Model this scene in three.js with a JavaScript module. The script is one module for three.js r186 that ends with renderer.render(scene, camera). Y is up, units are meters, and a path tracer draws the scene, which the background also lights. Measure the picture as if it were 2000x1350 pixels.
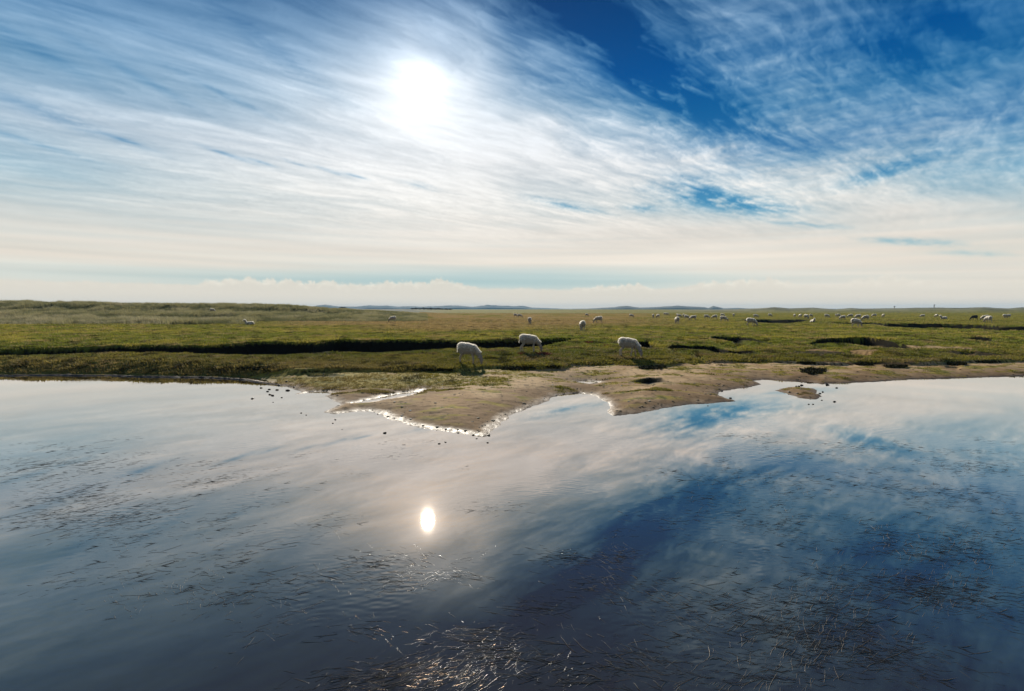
import * as THREE from 'three';
import { MarchingCubes } from 'three/addons/objects/MarchingCubes.js';
import { mergeGeometries, mergeVertices } from 'three/addons/utils/BufferGeometryUtils.js';

// ------------------------------------------------------------------ camera, sky, sun, exposure
const scene = new THREE.Scene();
const EYE = 2.6, FOC = 1020, PITCH = THREE.MathUtils.degToRad(4);
const camera = new THREE.PerspectiveCamera(2 * THREE.MathUtils.radToDeg(Math.atan(675 / FOC)), 2000 / 1350, 0.1, 30000);
camera.position.set(0, EYE, 0);
camera.rotation.set(-PITCH, 0, 0);
const renderer = new THREE.WebGLRenderer({ antialias: true });
renderer.toneMapping = THREE.LinearToneMapping;
renderer.toneMappingExposure = 1.15;
renderer.shadowMap.enabled = true;

const SUN_AZ = -9.4, SUN_EL = 22.2, SUN_POWER = 4.8, SUN_SOFT = 2.1;
const D2R = Math.PI / 180;
const sunDir = new THREE.Vector3(Math.sin(SUN_AZ * D2R) * Math.cos(SUN_EL * D2R), Math.sin(SUN_EL * D2R), -Math.cos(SUN_AZ * D2R) * Math.cos(SUN_EL * D2R));
const sun = new THREE.DirectionalLight(new THREE.Color().setRGB(1, 0.92, 0.79), SUN_POWER);
sun.name = 'sun';
sun.position.copy(sunDir).multiplyScalar(200).add(new THREE.Vector3(0, 0, -30));
sun.target.position.set(0, 0, -30);
sun.castShadow = true;
sun.shadow.radius = SUN_SOFT;
Object.assign(sun.shadow.camera, { left: -90, right: 90, top: 60, bottom: -60, near: 1, far: 500 });
sun.shadow.mapSize.set(4096, 4096);
scene.add(sun, sun.target);
const FOG_DENSITY = 0.00014;
scene.fog = new THREE.FogExp2(new THREE.Color().setRGB(0.3, 0.66, 1.0), FOG_DENSITY);

// ------------------------------------------------------------------ noise and small helpers
function rng(seed) { let s = seed >>> 0; return () => { s = (s + 0x6d2b79f5) | 0; let t = Math.imul(s ^ (s >>> 15), 1 | s); t = (t + Math.imul(t ^ (t >>> 7), 61 | t)) ^ t; return ((t ^ (t >>> 14)) >>> 0) / 4294967296; }; }
const PERM = new Uint8Array(1024), GX = new Float32Array(256), GY = new Float32Array(256);
{ const r = rng(77), p = Array.from({ length: 256 }, (_, i) => i); for (let i = 255; i > 0; i--) { const j = Math.floor(r() * (i + 1)); [p[i], p[j]] = [p[j], p[i]]; } for (let i = 0; i < 1024; i++) PERM[i] = p[i & 255]; for (let i = 0; i < 256; i++) { const a = i / 256 * 2 * Math.PI; GX[i] = Math.cos(a) * 1.4; GY[i] = Math.sin(a) * 1.4; } }
function noise(x, y) {
  const X = Math.floor(x), Y = Math.floor(y), fx = x - X, fy = y - Y, i = X & 255, j = Y & 255;
  const u = fx * fx * fx * (fx * (fx * 6 - 15) + 10), v = fy * fy * fy * (fy * (fy * 6 - 15) + 10);
  const a = PERM[PERM[i] + j], b = PERM[PERM[i + 1] + j], c = PERM[PERM[i] + j + 1], d = PERM[PERM[i + 1] + j + 1];
  const n0 = GX[a] * fx + GY[a] * fy, n1 = GX[b] * (fx - 1) + GY[b] * fy, n2 = GX[c] * fx + GY[c] * (fy - 1), n3 = GX[d] * (fx - 1) + GY[d] * (fy - 1);
  return n0 + u * (n1 - n0) + v * (n2 + u * (n3 - n2) - n0 - u * (n1 - n0));
}
function fbm(x, y, oct) { let s = 0, a = 0.5; for (let o = 0; o < oct; o++) { s += a * noise(x, y); x = x * 2.03 + 17.3; y = y * 2.03 + 9.1; a *= 0.5; } return s; }
const clamp = (x, a = 0, b = 1) => x < a ? a : x > b ? b : x, lerp = (a, b, t) => a + (b - a) * t;
const smooth = (a, b, x) => { const t = clamp((x - a) / (b - a)); return t * t * (3 - 2 * t); };
const toLin = (c) => c <= 0.04045 ? c / 12.92 : Math.pow((c + 0.055) / 1.055, 2.4);
function table(pts) { return (x) => { const n = pts.length; if (x <= pts[0][0]) return pts[0][1]; for (let i = 1; i < n; i++) if (x <= pts[i][0]) return lerp(pts[i - 1][1], pts[i][1], (x - pts[i - 1][0]) / (pts[i][0] - pts[i - 1][0])); return pts[n - 1][1]; }; }
// the compass bearing and the place on level ground of something surveyed from the viewpoint
const CP = Math.cos(PITCH), SP = Math.sin(PITCH);
function ray(px, py) { const x = (px - 1000) / FOC, y = (675 - py) / FOC; return new THREE.Vector3(x, y * CP - SP, -(y * SP + CP)).normalize(); }
function at(px, py, h = 0) { const d = ray(px, py), k = (h - EYE) / d.y; return [d.x * k, -d.z * k]; }          // [x, distance]

// ------------------------------------------------------------------ sky: air, cirrus bands and a low line of cumulus
{
  const W = 4096, H = 2048, data = new Float32Array(W * H * 4);
  const AZ0 = -44, AZS = 8, ELS = [0, 1.5, 3, 4, 5, 8, 11, 15, 19, 23, 27, 31, 35, 45, 60, 90];
  const COV = [
    [.97, .97, .95, .95, .95, .95, .95, .95, .95, .96, .97, .97],
    [.85, .8, .75, .7, .65, .65, .65, .7, .8, .9, .95, .96],
    [.68, .6, .5, .42, .36, .32, .34, .42, .62, .8, .9, .95],
    [.95, .93, .9, .75, .65, .6, .62, .75, .9, .95, .97, .95],
    [.95, .97, .97, .96, .97, .98, .98, .98, .98, .98, .98, .95],
    [.84, .86, .92, .95, .98, .99, .99, .99, .99, .93, .97, .84],
    [.6, .8, .9, .95, .98, 1, .95, .94, .78, .9, .86, .4],
    [.66, .8, .88, .93, .98, 1, .98, .95, .86, .52, .38, .28],
    [.58, .66, .76, .9, 1, 1, .96, .64, .16, .4, .32, .22],
    [.5, .54, .62, .8, 1, .98, .54, .1, .42, .42, .18, .14],
    [.48, .48, .5, .5, .76, .64, .14, .12, .45, .38, .16, .12],
    [.26, .26, .24, .2, .16, .09, .05, .1, .32, .32, .16, .1],
    [.1, .1, .09, .06, .05, .04, .04, .06, .16, .18, .1, .06],
    [.1, .1, .08, .06, .05, .05, .05, .06, .08, .1, .09, .07],
    [.06, .06, .06, .06, .06, .06, .06, .06, .06, .06, .06, .06],
    [.06, .06, .06, .06, .06, .06, .06, .06, .06, .06, .06, .06]];
  const AROUND = [.97, .95, .92, .93, .94, .86, .74, .55, .42, .34, .3, .24, .16, .1, .06, .06];
  const air = [[0, 188, 208, 205], [3, 158, 197, 203], [5, 135, 185, 200], [8, 88, 155, 190], [11, 72, 143, 186], [15, 52, 116, 170], [19, 18, 96, 156], [23, 4, 80, 146], [30, 4, 60, 116], [45, 5, 42, 86], [90, 6, 36, 74]];
  const cloud = [[0, 228, 218, 202], [3, 225, 217, 204], [5, 226, 217, 204], [8, 219, 214, 206], [11, 222, 221, 217], [16, 216, 219, 222], [21, 200, 210, 220], [30, 180, 200, 222], [90, 190, 205, 222]];
  const column = (t) => [1, 2, 3].map((c) => table(t.map((r) => [r[0], r[c]]))), airF = column(air), cloudF = column(cloud);
  const GAPS = [[1435, 398, 120, 20, 12, .66], [1375, 372, 60, 22, 20, .36], [1735, 332, 80, 16, -14, .45], [1780, 472, 90, 7, 8, .5], [1900, 495, 70, 6, 6, .35], [1560, 437, 80, 6, 10, .4], [450, 304, 50, 4, 13, .28], [510, 317, 25, 3, 12, .25], [575, 318, 25, 3, 14, .2], [650, 336, 35, 3.5, 15, .25], [695, 344, 22, 3, 12, .3], [110, 228, 200, 15, 13, .14], [60, 278, 120, 6, 10, .18], [250, 277, 40, 4, 12, .3],
    [60, 90, 130, 16, 22, .08], [270, 150, 150, 10, 21, .08], [440, 185, 100, 7, 19, .1], [540, 100, 160, 26, 30, .08], [1110, 402, 60, 8, 12, .35], [1255, 408, 30, 8, 5, .3], [820, 362, 30, 6, 10, .2], [1240, 110, 160, 60, 28, .25], [1330, 200, 130, 45, 30, .25], [1120, 20, 120, 40, 25, .3], [1500, 260, 110, 30, 24, .2], [1000, 60, 60, 40, 40, .15], [1760, 110, 110, 30, 40, .2], [1880, 60, 120, 40, 30, .18], [1950, 230, 90, 20, 20, .12]].map(([x, y, l, w, a, s]) => {
    const d = ray(x, y), az = Math.atan2(d.x, -d.z) / D2R, el = Math.asin(d.y) / D2R, dl = ray(x + 1, y), per = Math.abs(Math.atan2(dl.x, -dl.z) / D2R - az) * Math.cos(el * D2R), du = ray(x, y - 1), pv = Math.asin(du.y) / D2R - el;
    return { az, el, c: Math.cos(a * D2R), s: Math.sin(a * D2R), l: l * per, w: w * pv, k: s, ce: Math.cos(el * D2R) };
  });
  const eaz = 48.4 * D2R, ex = Math.sin(eaz), ez = -Math.cos(eaz), faz = 118 * D2R, fx_ = Math.sin(faz), fz_ = -Math.cos(faz);
  const airC = [], cloudC = [];
  for (let row = H / 2; row < H; row++) {
    const el = ((row + 0.5) / H - 0.5) * 180, y = Math.sin(el * D2R), ce = Math.cos(el * D2R), k = 1 / (y + 0.05);
    for (let c = 0; c < 3; c++) { airC[c] = airF[c](el); cloudC[c] = cloudF[c](el); }
    const far = smooth(5, 11, el);
    for (let col = 0; col < W; col++) {
      const round = ((col + 0.5) / W - 0.5) * 2 * Math.PI, x = Math.cos(round) * ce, z = Math.sin(round) * ce, az = Math.atan2(x, -z) / D2R;
      const px = x * k, pz = z * k, u = px * ex + pz * ez, v = -px * ez + pz * ex;
      const wz = fbm(u * 0.9 + 5, v * 1.7 + 3, 3);
      const n3 = el > 5 ? fbm(u * 5 + 2 * wz + 3, v * 17 + 3 * wz, 4) : 0, n4 = el > 9 ? fbm(u * 13 + 4 * n3, v * 30 + 3 * wz, 3) : 0;
      const n1 = fbm(u * 0.42 + 3, v * 2.6 + wz * 0.9, 5), n2 = fbm(u * 1.7 + 40, v * 8 + wz * 1.5, 4);
      // coverage of the broad layers
      const ga = clamp((az + 4.5 * wz * far - AZ0) / AZS, 0, 10.999), gi = Math.floor(ga), gf = ga - gi, e2 = Math.max(0, el + far * 2.2 * fbm(u * 0.7 + 11, v * 1.2 + 8, 3));
      let r = 0; while (r < ELS.length - 2 && e2 > ELS[r + 1]) r++;
      const rf = clamp((e2 - ELS[r]) / (ELS[r + 1] - ELS[r])), out = smooth(44, 75, Math.abs(az));
      let g = lerp(lerp(COV[r][gi], COV[r][gi + 1], gf), lerp(COV[r + 1][gi], COV[r + 1][gi + 1], gf), rf);
      g = lerp(g, lerp(AROUND[r], AROUND[r + 1], rf), out);
      for (const q of GAPS) { const da = (az - q.az) * q.ce, de = el - q.el; if (da * da + de * de > 9 * q.l * q.l) continue; const a = (da * q.c - de * q.s) / q.l, b = (da * q.s + de * q.c) / q.w; const t = a * a + b * b * 1.2; if (t < 5) g -= q.k * Math.exp(-t) * clamp(1 + 1.4 * n2 - 1.2 * n3 - 0.7 * n4, 0.2, 1.5); }
      const edge = Math.pow(clamp(4 * g * (1 - g)), 0.7);
      const fu = px * fx_ + pz * fz_, fv = -px * fz_ + pz * fx_, right = smooth(8, 22, az) * (1 - out) * smooth(7, 14, el);
      let d = (n1 * 0.8 + n2 * 0.5) * (1 - 0.5 * right);
      if (right > 0) d += right * (0.55 * fbm(fu * 0.8 + 2.5 * wz, fv * 4 + 1.6 * n1, 5) + 0.4 * fbm(fu * 2.2 + 1.5 * n1, fv * 15 + 2 * wz, 4));
      let cov = g + far * (n3 * 0.9 + n4 * 0.7) * lerp(0.2, 0.8, smooth(-12, 16, az)) * (0.3 * edge + 0.05) * smooth(6, 13, el) + far * d * (lerp(0.17, 0.4, smooth(-20, 12, az)) * edge + 0.07) + (1 - far) * 0.16 * fbm(az * 0.025 + 9, el * 1.3 + az * 0.006, 3);
      cov = clamp(cov);
      // white and grey of the veil itself
      let tone = 1 + far * (0.09 * n1 + 0.06 * n2 + 0.08 * n3 + 0.05 * n4) + (1 - far) * (0.09 * fbm(az * 0.03 + 3, (el + az * 0.02) * 0.9 + 4, 3));
      let R = lerp(airC[0], cloudC[0] * tone, cov), G = lerp(airC[1], cloudC[1] * tone, cov), B = lerp(airC[2], cloudC[2] * tone, cov);
      // low cumulus line near the horizon
      if (el < 5) {
        const base = 2.25 + 0.7 * fbm(az * 0.07 + 2, 4.4, 3), puff = Math.max(0, 0.12 + noise(az * 0.21 + 30, 8) + 0.4 * noise(az * 0.5, 3)) * 1.15, bil = 0.42 * Math.abs(fbm(az * 1.1, el * 1.8, 4)) * (0.4 + puff);
        const hump = Math.pow(Math.max(0, noise(az * 0.17 + 30, 8.3) * 1.2 + 0.25), 0.8), top = 2.15 + 0.45 * fbm(az * 0.05, 2.2, 2) + 0.7 * hump * (0.5 + 1.1 * Math.abs(noise(az * 0.8, 1.4))) + (0.26 * Math.abs(noise(az * 1.9, el * 1.6)) + 0.2 * Math.abs(noise(az * 3.7, el * 3.4))) * (0.6 + hump), body = fbm(az * 0.9 + 4, el * 2.4, 4), m = smooth(0.14, -0.16, el - top + 0.12 * body) * (0.9 - 0.35 * smooth(15, 40, az)), rim = smooth(-0.75, -0.12, el - top) * clamp(0.45 + 1.5 * body) * (0.25 + 0.75 * smooth(0.05, 0.5, hump));
        R = lerp(R, 222 + 16 * rim, m); G = lerp(G, 215 + 16 * rim, m); B = lerp(B, 201 + 15 * rim, m);
      }
      // brightening towards the sun through the veil
      const th = Math.acos(clamp(x * sunDir.x + y * sunDir.y + z * sunDir.z, -1, 1)) / D2R;
      const veil = 0.1 + 0.9 * Math.pow(cov, 1.3);
      const glow = veil * (0.42 * Math.exp(-Math.pow(th / 3, 1.4)) + 0.23 * Math.exp(-th / 10)) + 0.5 * Math.exp(-Math.pow(th / 1.4, 2));
      const o = (row * W + col) * 4;
      const air_ = 0.86 + 0.1 * cov; R *= Math.pow(air_, 0.45); G *= Math.pow(air_, 0.45); B *= Math.pow(air_, 0.45);
      data[o] = toLin(R / 255) + glow; data[o + 1] = toLin(G / 255) + glow * 0.97; data[o + 2] = toLin(B / 255) + glow * 0.92; data[o + 3] = 1;
    }
  }
  for (let row = 0; row < H / 2; row++) for (let col = 0; col < W; col++) { const o = (row * W + col) * 4; data[o] = 0.16; data[o + 1] = 0.17; data[o + 2] = 0.17; data[o + 3] = 1; }
  const t = new THREE.DataTexture(data, W, H, THREE.RGBAFormat, THREE.FloatType);
  t.mapping = THREE.EquirectangularReflectionMapping; t.magFilter = t.minFilter = THREE.LinearFilter; t.needsUpdate = true;
  scene.background = t; scene.environment = t;
}

// ------------------------------------------------------------------ naming
const taken = new Map();
function numbered(name) { const n = taken.get(name) ?? 0; taken.set(name, n + 1); return n ? name + '_' + String(n).padStart(3, '0') : name; }
function tag(o, label, category, group, kind) { o.userData.label = label; o.userData.category = category; if (group) o.userData.group = group; if (kind) o.userData.kind = kind; return o; }
function add(name, geometry, material, label, category, kind) {
  const m = new THREE.Mesh(geometry, material); m.name = numbered(name); m.castShadow = m.receiveShadow = true; scene.add(m); return tag(m, label, category, undefined, kind);
}

// ------------------------------------------------------------------ the lie of the land
const SHORE = [[-330, 733], [-100, 734], [0, 735], [120, 734], [240, 736], [330, 738], [420, 740], [470, 742], [520, 750], [560, 756], [590, 766], [574, 771.5], [601, 766.5], [637, 765], [646, 768], [634, 774], [664, 789], [640, 802], [629, 806], [652, 809], [702, 803], [725, 804], [745, 811], [773, 824], [813, 834], [853, 842], [900, 847], [942, 853], [957, 851], [960, 845], [975, 829], [997, 812], [1030, 798], [1062, 787], [1075, 778], [1100, 771], [1135, 768], [1150, 770], [1177, 780], [1192, 795], [1187, 808], [1200, 812], [1250, 807], [1300, 797], [1320, 794], [1350, 791], [1400, 787], [1440, 784], [1418, 777], [1400, 770], [1408, 765], [1445, 759], [1482, 753], [1487, 750], [1474, 744], [1500, 741], [1537, 744], [1580, 745], [1602, 750], [1640, 749], [1716, 745.5], [1775, 741], [1865, 739], [1966, 735.5], [2100, 732], [2330, 727]].map(([x, y]) => at(x, y));
const ISLAND = [[1512, 762.5], [1542, 756], [1570, 758], [1592, 759], [1595, 767], [1606, 775], [1592, 780], [1560, 776], [1536, 769]].map(([x, y]) => at(x, y));
const POOLS = [[[684, 788], [720, 786], [755, 780], [790, 774], [814, 767], [826, 761], [815, 764], [770, 771], [735, 778], [700, 785]], [[1128, 745], [1147, 744], [1168, 747], [1150, 751], [1134, 749]], [[1548, 724], [1575, 719], [1612, 725], [1590, 731], [1560, 730]]].slice(0, 2).map((p) => p.map(([x, y]) => at(x, y)));
const LAND = [...SHORE, [SHORE.at(-1)[0] + 60, SHORE.at(-1)[1] + 1], [9000, 9000], [-9000, 9000], [SHORE[0][0] - 60, SHORE[0][1] + 2]];
function inside(poly, x, d) { let c = false; for (let i = 0, j = poly.length - 1; i < poly.length; j = i++) { const [xi, yi] = poly[i], [xj, yj] = poly[j]; if ((yi > d) !== (yj > d) && x < ((xj - xi) * (d - yi)) / (yj - yi) + xi) c = !c; } return c; }
function distance(poly, x, d, closed) { let best = 1e9; for (let i = closed ? 0 : 1, j = closed ? poly.length - 1 : 0; i < poly.length; j = i++) { const ax = poly[j][0], ay = poly[j][1], bx = poly[i][0] - ax, by = poly[i][1] - ay, t = clamp(((x - ax) * bx + (d - ay) * by) / (bx * bx + by * by)), ux = x - ax - bx * t, uy = d - ay - by * t, q = ux * ux + uy * uy; if (q < best) best = q; } return Math.sqrt(best); }
const SHORELINE = LAND.slice(0, -1).filter((p) => p[1] < 8000); SHORELINE.unshift(LAND.at(-1));
function shoreDistance(x, d) {          // above 0 on land, below 0 in the water
  if (d > 40) return 20;
  let s = distance(SHORELINE, x, d, false); if (!inside(LAND, x, d)) s = -s;
  const i = distance(ISLAND, x, d, true); s = Math.max(s, inside(ISLAND, x, d) ? i : -i);
  for (const p of POOLS) { const q = distance(p, x, d, true); s = Math.min(s, inside(p, x, d) ? -q : q); }
  return s + 0.07 * noise(x * 2.1, d * 1.6) + 0.05 * noise(x * 6, d * 4) + 0.025 * noise(x * 17, d * 11);
}
const bearing = (X) => { const d = ray(X, 640); return d.x / -d.z; };
const line = (pts, h) => table(pts.map(([X, Y]) => [bearing(X), at(X, Y, h)[1]]));
const turfEdge = line([[-500, 718], [0, 718], [240, 720], [330, 722], [430, 724], [470, 725], [560, 725], [640, 722], [760, 724], [900, 723], [950, 717], [1000, 716], [1050, 720], [1095, 718], [1120, 712], [1200, 710], [1240, 713], [1310, 713], [1330, 708], [1400, 706], [1500, 706], [1550, 708], [1640, 711], [1700, 709], [1780, 712], [1850, 706], [2000, 704], [2600, 700]], 0.3);
const creekFar = line([[-500, 673], [0, 673.5], [40, 672], [150, 671], [300, 670], [400, 671], [513, 667], [612, 668], [664, 663], [900, 664.5], [1055, 662.5], [1150, 659], [1265, 657.5], [1300, 657]], 0.75);
const creekNear = line([[-500, 694], [0, 694], [151, 691], [252, 688.5], [327, 690], [400, 692], [538, 694], [614, 690], [727, 689], [803, 686], [900, 681], [1000, 680], [1057, 679], [1100, 674], [1145, 665], [1200, 661.5], [1265, 658.4], [1300, 657.6]], 0.53);
// banks that face the viewer: top edge and foot of each, and how far the ground takes to climb back on the near side
const BANKS = [
  [[[1244, 668, 668], [1250, 667.5, 676], [1268, 668, 677], [1278, 672, 673]], 2.5],
  [[[1300, 674, 674], [1312, 671, 680], [1360, 670, 683], [1400, 671, 683], [1425, 675, 682], [1460, 677, 683], [1490, 681, 682]], 2.5],
  [[[1380, 661, 661], [1398, 660, 667], [1440, 661.5, 672], [1480, 664.5, 671], [1515, 669, 669.5]], 4],
  [[[1580, 669, 669], [1600, 665, 676], [1650, 663, 679], [1690, 661.5, 680], [1720, 664, 676], [1750, 668, 677], [1790, 674, 675]], 3.5],
  [[[1440, 626, 626], [1460, 625, 630], [1500, 624.5, 632], [1540, 625, 632.5], [1570, 625, 630], [1585, 625.5, 626]], 14],
  [[[1600, 631.5, 631.5], [1640, 631.5, 635], [1700, 631, 635.5], [1730, 633, 640], [1800, 633.5, 643], [1860, 634.5, 645], [1915, 636, 647], [1950, 638, 653], [2000, 639, 655], [2200, 641, 656], [2500, 641, 650]], 18],
  [[[1710, 657, 657], [1730, 655.5, 660], [1770, 655.5, 660], [1795, 657.5, 658]], 3],
  [[[1872, 676, 676], [1885, 674.5, 681], [1905, 676, 682], [1915, 679, 680]], 1.5],
  [[[1885, 662.5, 662.5], [1905, 661.5, 666], [1935, 663, 668], [1955, 667, 668]], 3],
  [[[1710, 627, 627], [1730, 626, 628.2], [1780, 626, 628.4], [1800, 627.5, 627.5]], 12],
  [[[1845, 691, 691], [1855, 690, 695], [1875, 690, 696], [1885, 693, 693]], 1],
  [[[1228, 716, 716], [1246, 713, 719], [1270, 712, 722], [1295, 713, 719], [1314, 717, 717]], 2.2],
  [[[1840, 686, 686], [1700, 686, 686]].reverse(), 1],
  [[[590, 706, 706], [600, 705, 709], [650, 706, 710], [670, 708, 708.5]], 1],
  [[[440, 718, 718], [455, 715, 722], [500, 715, 724], [545, 718, 724], [560, 722, 722]], 1.2],
].map(([pts, back]) => { const h = 0.66, e = pts.map(([X, Y]) => [bearing(X), at(X, Y, h)[1]]); return { a: e[0][0], b: e.at(-1)[0], edge: table(e), drop: table(pts.map(([X, Y, Z], i) => [e[i][0], Math.min(0.8, (e[i][1] * (Z - Y)) / FOC * 1.1)])), back }; });
const duneLeft = table([[-600, 586], [0, 587], [150, 589], [300, 591], [400, 592.5], [500, 592], [560, 593.5], [640, 599], [700, 602], [760, 604.5], [830, 606.5], [900, 607.5]].map(([X, Y]) => [bearing(X), 1.9 + (604 - Y) / FOC * 118]));
const duneRight = table([[600, 606], [950, 606.2], [1100, 606.4], [1250, 606.6], [1400, 606], [1440, 604.4], [1480, 602.8], [1512, 600.6], [1540, 603.4], [1588, 601.5], [1630, 604.6], [1660, 602.4], [1685, 603.8], [1750, 602.6], [1830, 601.2], [1870, 602], [1920, 600.4], [1945, 602.4], [1968, 603.2], [1990, 601.2], [2030, 601.6], [2200, 600], [2600, 599]].map(([X, Y]) => [bearing(X), 2.6 + (604 - Y) / FOC * 330]));
const info = { sd: 0, sand: 0, wet: 0, turf: 0, steep: 0, dune: 0, creek: 0 };
function shallows(x, d) { return d < 7 ? fbm(x * 0.9 + 1, d * 1.6 - x * 0.7, 3) * 0.7 + 0.16 * fbm(x * 8, d * 14, 3) + 0.5 * smooth(2.4, 4.2, x - (d - 3.4) * 0.1) * smooth(5.6, 4.1, d) - 0.36 : -1; }
function land(x, d) {
  const t = x / d, X = 1000 + FOC * t * 0.9988, sd = shoreDistance(x, d);
  info.sd = sd; info.creek = 0; info.dune = 0; info.turf = 0; info.pit = 0; info.face = 0;
  if (sd < 0) { const bed = -0.5 * (1 - Math.exp(sd / 1.7)) - 0.02 * clamp(-sd * 6) + 0.03 * smooth(0, -0.6, sd) * fbm(x * 1.3, d * 1.3, 3), up = shallows(x, d); return up > 0 ? lerp(bed, -0.04, smooth(-0.02, 0.2, up)) : bed; }
  // sand and mud beside the water
  const leftSide = 1 - smooth(bearing(470), bearing(600), t);
  let hs = 0.24 * (1 - Math.exp(-sd / 1.15)) + smooth(0.1, 0.8, sd) * (0.035 * fbm(x * 0.9, d * 1.1, 3) + 0.02 * fbm(x * 4, d * 5, 3));
  if (leftSide > 0) { const w = sd + 0.15 * noise(x * 0.8, 3.3); hs = lerp(hs, 0.075 * Math.exp(-Math.pow((w - 0.16) / 0.15, 2)) - 0.035 + 0.075 * smooth(0.7, 1.3, w + 0.4 * noise(x * 0.6, 7)) + 0.02 * noise(x * 5, d * 5), leftSide * smooth(0, 0.05, sd)); }
  let h = hs;
  const past = d - turfEdge(t) + 0.28 * fbm(x * 1.1 + 20, d * 0.6, 4) + 0.08 * noise(x * 6, d * 6);
  if (past > -0.2) {
    const run = lerp(0.13, 2.6, leftSide * 0.9 + 0.1 * (1 - leftSide) * smooth(0.2, -0.3, noise(x * 0.35 + 4, 2)) * 3);
    const tussock = 0.05 * fbm(x * 0.9 + 3, d * 0.9, 4) + 0.03 * noise(x * 2.7, d * 3.1) + 0.012 * noise(x * 9, d * 10);
    const ht = 0.34 + 0.17 * smooth(0, 4, past) + 0.24 * smooth(6.5, 11, past) + tussock * smooth(0, 1.5, past);
    const k = smooth(0, run, past); h = lerp(hs, ht, k); info.turf = smooth(0.05, 0.25, past - leftSide * 0.25);
  }
  if (d > 20) {
    const cf = creekFar(t) + 0.3 * fbm(x * 0.4, 3, 2) + 0.05 * noise(x * 2.2, 6), cn = creekNear(t) + 0.3 * fbm(x * 0.4, 8, 3), gap = cf - cn;
    if (gap > 0.15 && d > cn - 0.3 && d < cf + 0.3) {
      const deep = 0.8 * smooth(0.2, 2.2, gap), k = smooth(cn - 0.2, cn + Math.min(1.3, gap * 0.4), d) * smooth(cf + 0.12, cf - 0.4, d);
      h -= deep * k * (1 + 0.1 * noise(x * 1.5, d * 1.5)); info.creek = k;
    }
  }
  for (const b of BANKS) {
    if (t < b.a || t > b.b) continue;
    const w = b.edge(t) + (d > 50 ? 0.5 * noise(x * 0.2, 5.5) : d < 22 ? 0.1 * noise(x * 2, 5.5) : 1.1 * fbm(x * 0.55, 5.5, 4)) - d, steep = d > 80 ? 1.6 : d > 40 ? 0.8 : 0.3;
    const drop = b.drop(t) * (d > 22 && d < 50 ? 0.55 + 0.75 * smooth(-0.2, 0.15, fbm(x * 0.7 + 3, 2.2, 3)) : 1), back = Math.max(b.back * 0.6, drop * d / 1.9 * 1.35); if (w > 0 && w < back) { const k = smooth(0, steep, w) * (1 - w / back); h -= drop * k; info.face = Math.max(info.face, smooth(0.05, 0.2, drop) * (1 - smooth(steep * 1.3, steep * 2, w))); info.pit = Math.max(info.pit, k * (1 - smooth(steep * 1.5, steep * 4, w) * (d > 22 ? 1 : 0))); }
  }
  if (d > 55) {
    const nz = fbm(x * 0.06, d * 0.06, 4), left = duneLeft(t), f1 = smooth(70, 108, d + 8 * nz) * (0.85 + 0.5 * nz) ;
    if (t < bearing(900)) { const lift = Math.max(0, left - 0.75), m = 1 - smooth(bearing(760), bearing(900), t); h += lift * m * (0.3 * smooth(76, 90, d + 14 * nz) + 0.7 * smooth(94, 116, d + 10 * nz)) * (1 + 0.16 * fbm(x * 0.14, d * 0.1, 3)) * (1 - 0.4 * smooth(150, 320, d)) ; info.dune = m * smooth(60, 66, d + 6 * nz + 12 * smooth(bearing(420), bearing(520), t) * -1); }
    if (d > 180 && t > bearing(600)) { const lift = Math.max(0, duneRight(t) - 0.75), m = smooth(bearing(950), bearing(1100), t) * 0.0 + 1, k = smooth(225, 325, d + 50 * fbm(x * 0.02, d * 0.02, 3)); h += lift * m * k * (1 + 0.22 * fbm(x * 0.05, d * 0.05, 4)) * smooth(bearing(560), bearing(680), t) * (1 - 0.5 * smooth(420, 700, d)); info.dune = Math.max(info.dune, k * 0.8 * smooth(bearing(1250), bearing(1450), t)); }
    h += 0.08 * fbm(x * 0.12, d * 0.12, 3) * smooth(55, 80, d);
  }
  return h;
}
function hit(px, py, s0 = 3, k = 1.004) { const v = ray(px, py); let a = s0, b = s0; for (let s = s0; s < 900; s *= k) { b = s; if (EYE + v.y * s < land(v.x * s, -v.z * s)) break; a = s; } for (let i = 0; i < 24; i++) { const m = (a + b) / 2; if (EYE + v.y * m < land(v.x * m, -v.z * m)) b = m; else a = m; } return new THREE.Vector3(v.x * b, land(v.x * b, -v.z * b), v.z * b); }

// colour of the ground: each spot's material, plus some painted shade and haze
const mix3 = (a, b, k) => [lerp(a[0], b[0], k), lerp(a[1], b[1], k), lerp(a[2], b[2], k)];
const C = { sand: [0.4, 0.255, 0.125], sandPale: [0.58, 0.4, 0.215], sandWetShade: [0.19, 0.12, 0.062], mud: [0.035, 0.028, 0.02], peat: [0.012, 0.01, 0.007], turf: [0.17, 0.185, 0.028], turfDark: [0.06, 0.065, 0.016], straw: [0.36, 0.27, 0.08], russet: [0.4, 0.26, 0.12], algae: [0.36, 0.28, 0.05], bed: [0.022, 0.017, 0.013], bedSand: [0.32, 0.24, 0.16], dune: [0.18, 0.17, 0.075], duneDark: [0.05, 0.055, 0.022] };
const BARE = [[1655, 684, 90, 3.6, 'sand'], [1800, 679, 110, 3.6, 'sandPale'], [1610, 688, 60, 3, 'mud'], [1900, 688, 60, 3, 'mud'], [540, 712, 75, 2.2, 'algae'], [640, 716, 65, 2.6, 'algae'], [1160, 715, 90, 2, 'sandPale'], [1700, 700, 120, 2, 'sandWetShade']].map(([X, Y, rx, ry, c]) => { const d = 2.08 * FOC / (Y - 604); return { x: bearing(X) * d, d, rx: rx / FOC * d, rd: ry * d * d / (2.08 * FOC), c }; });
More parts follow.
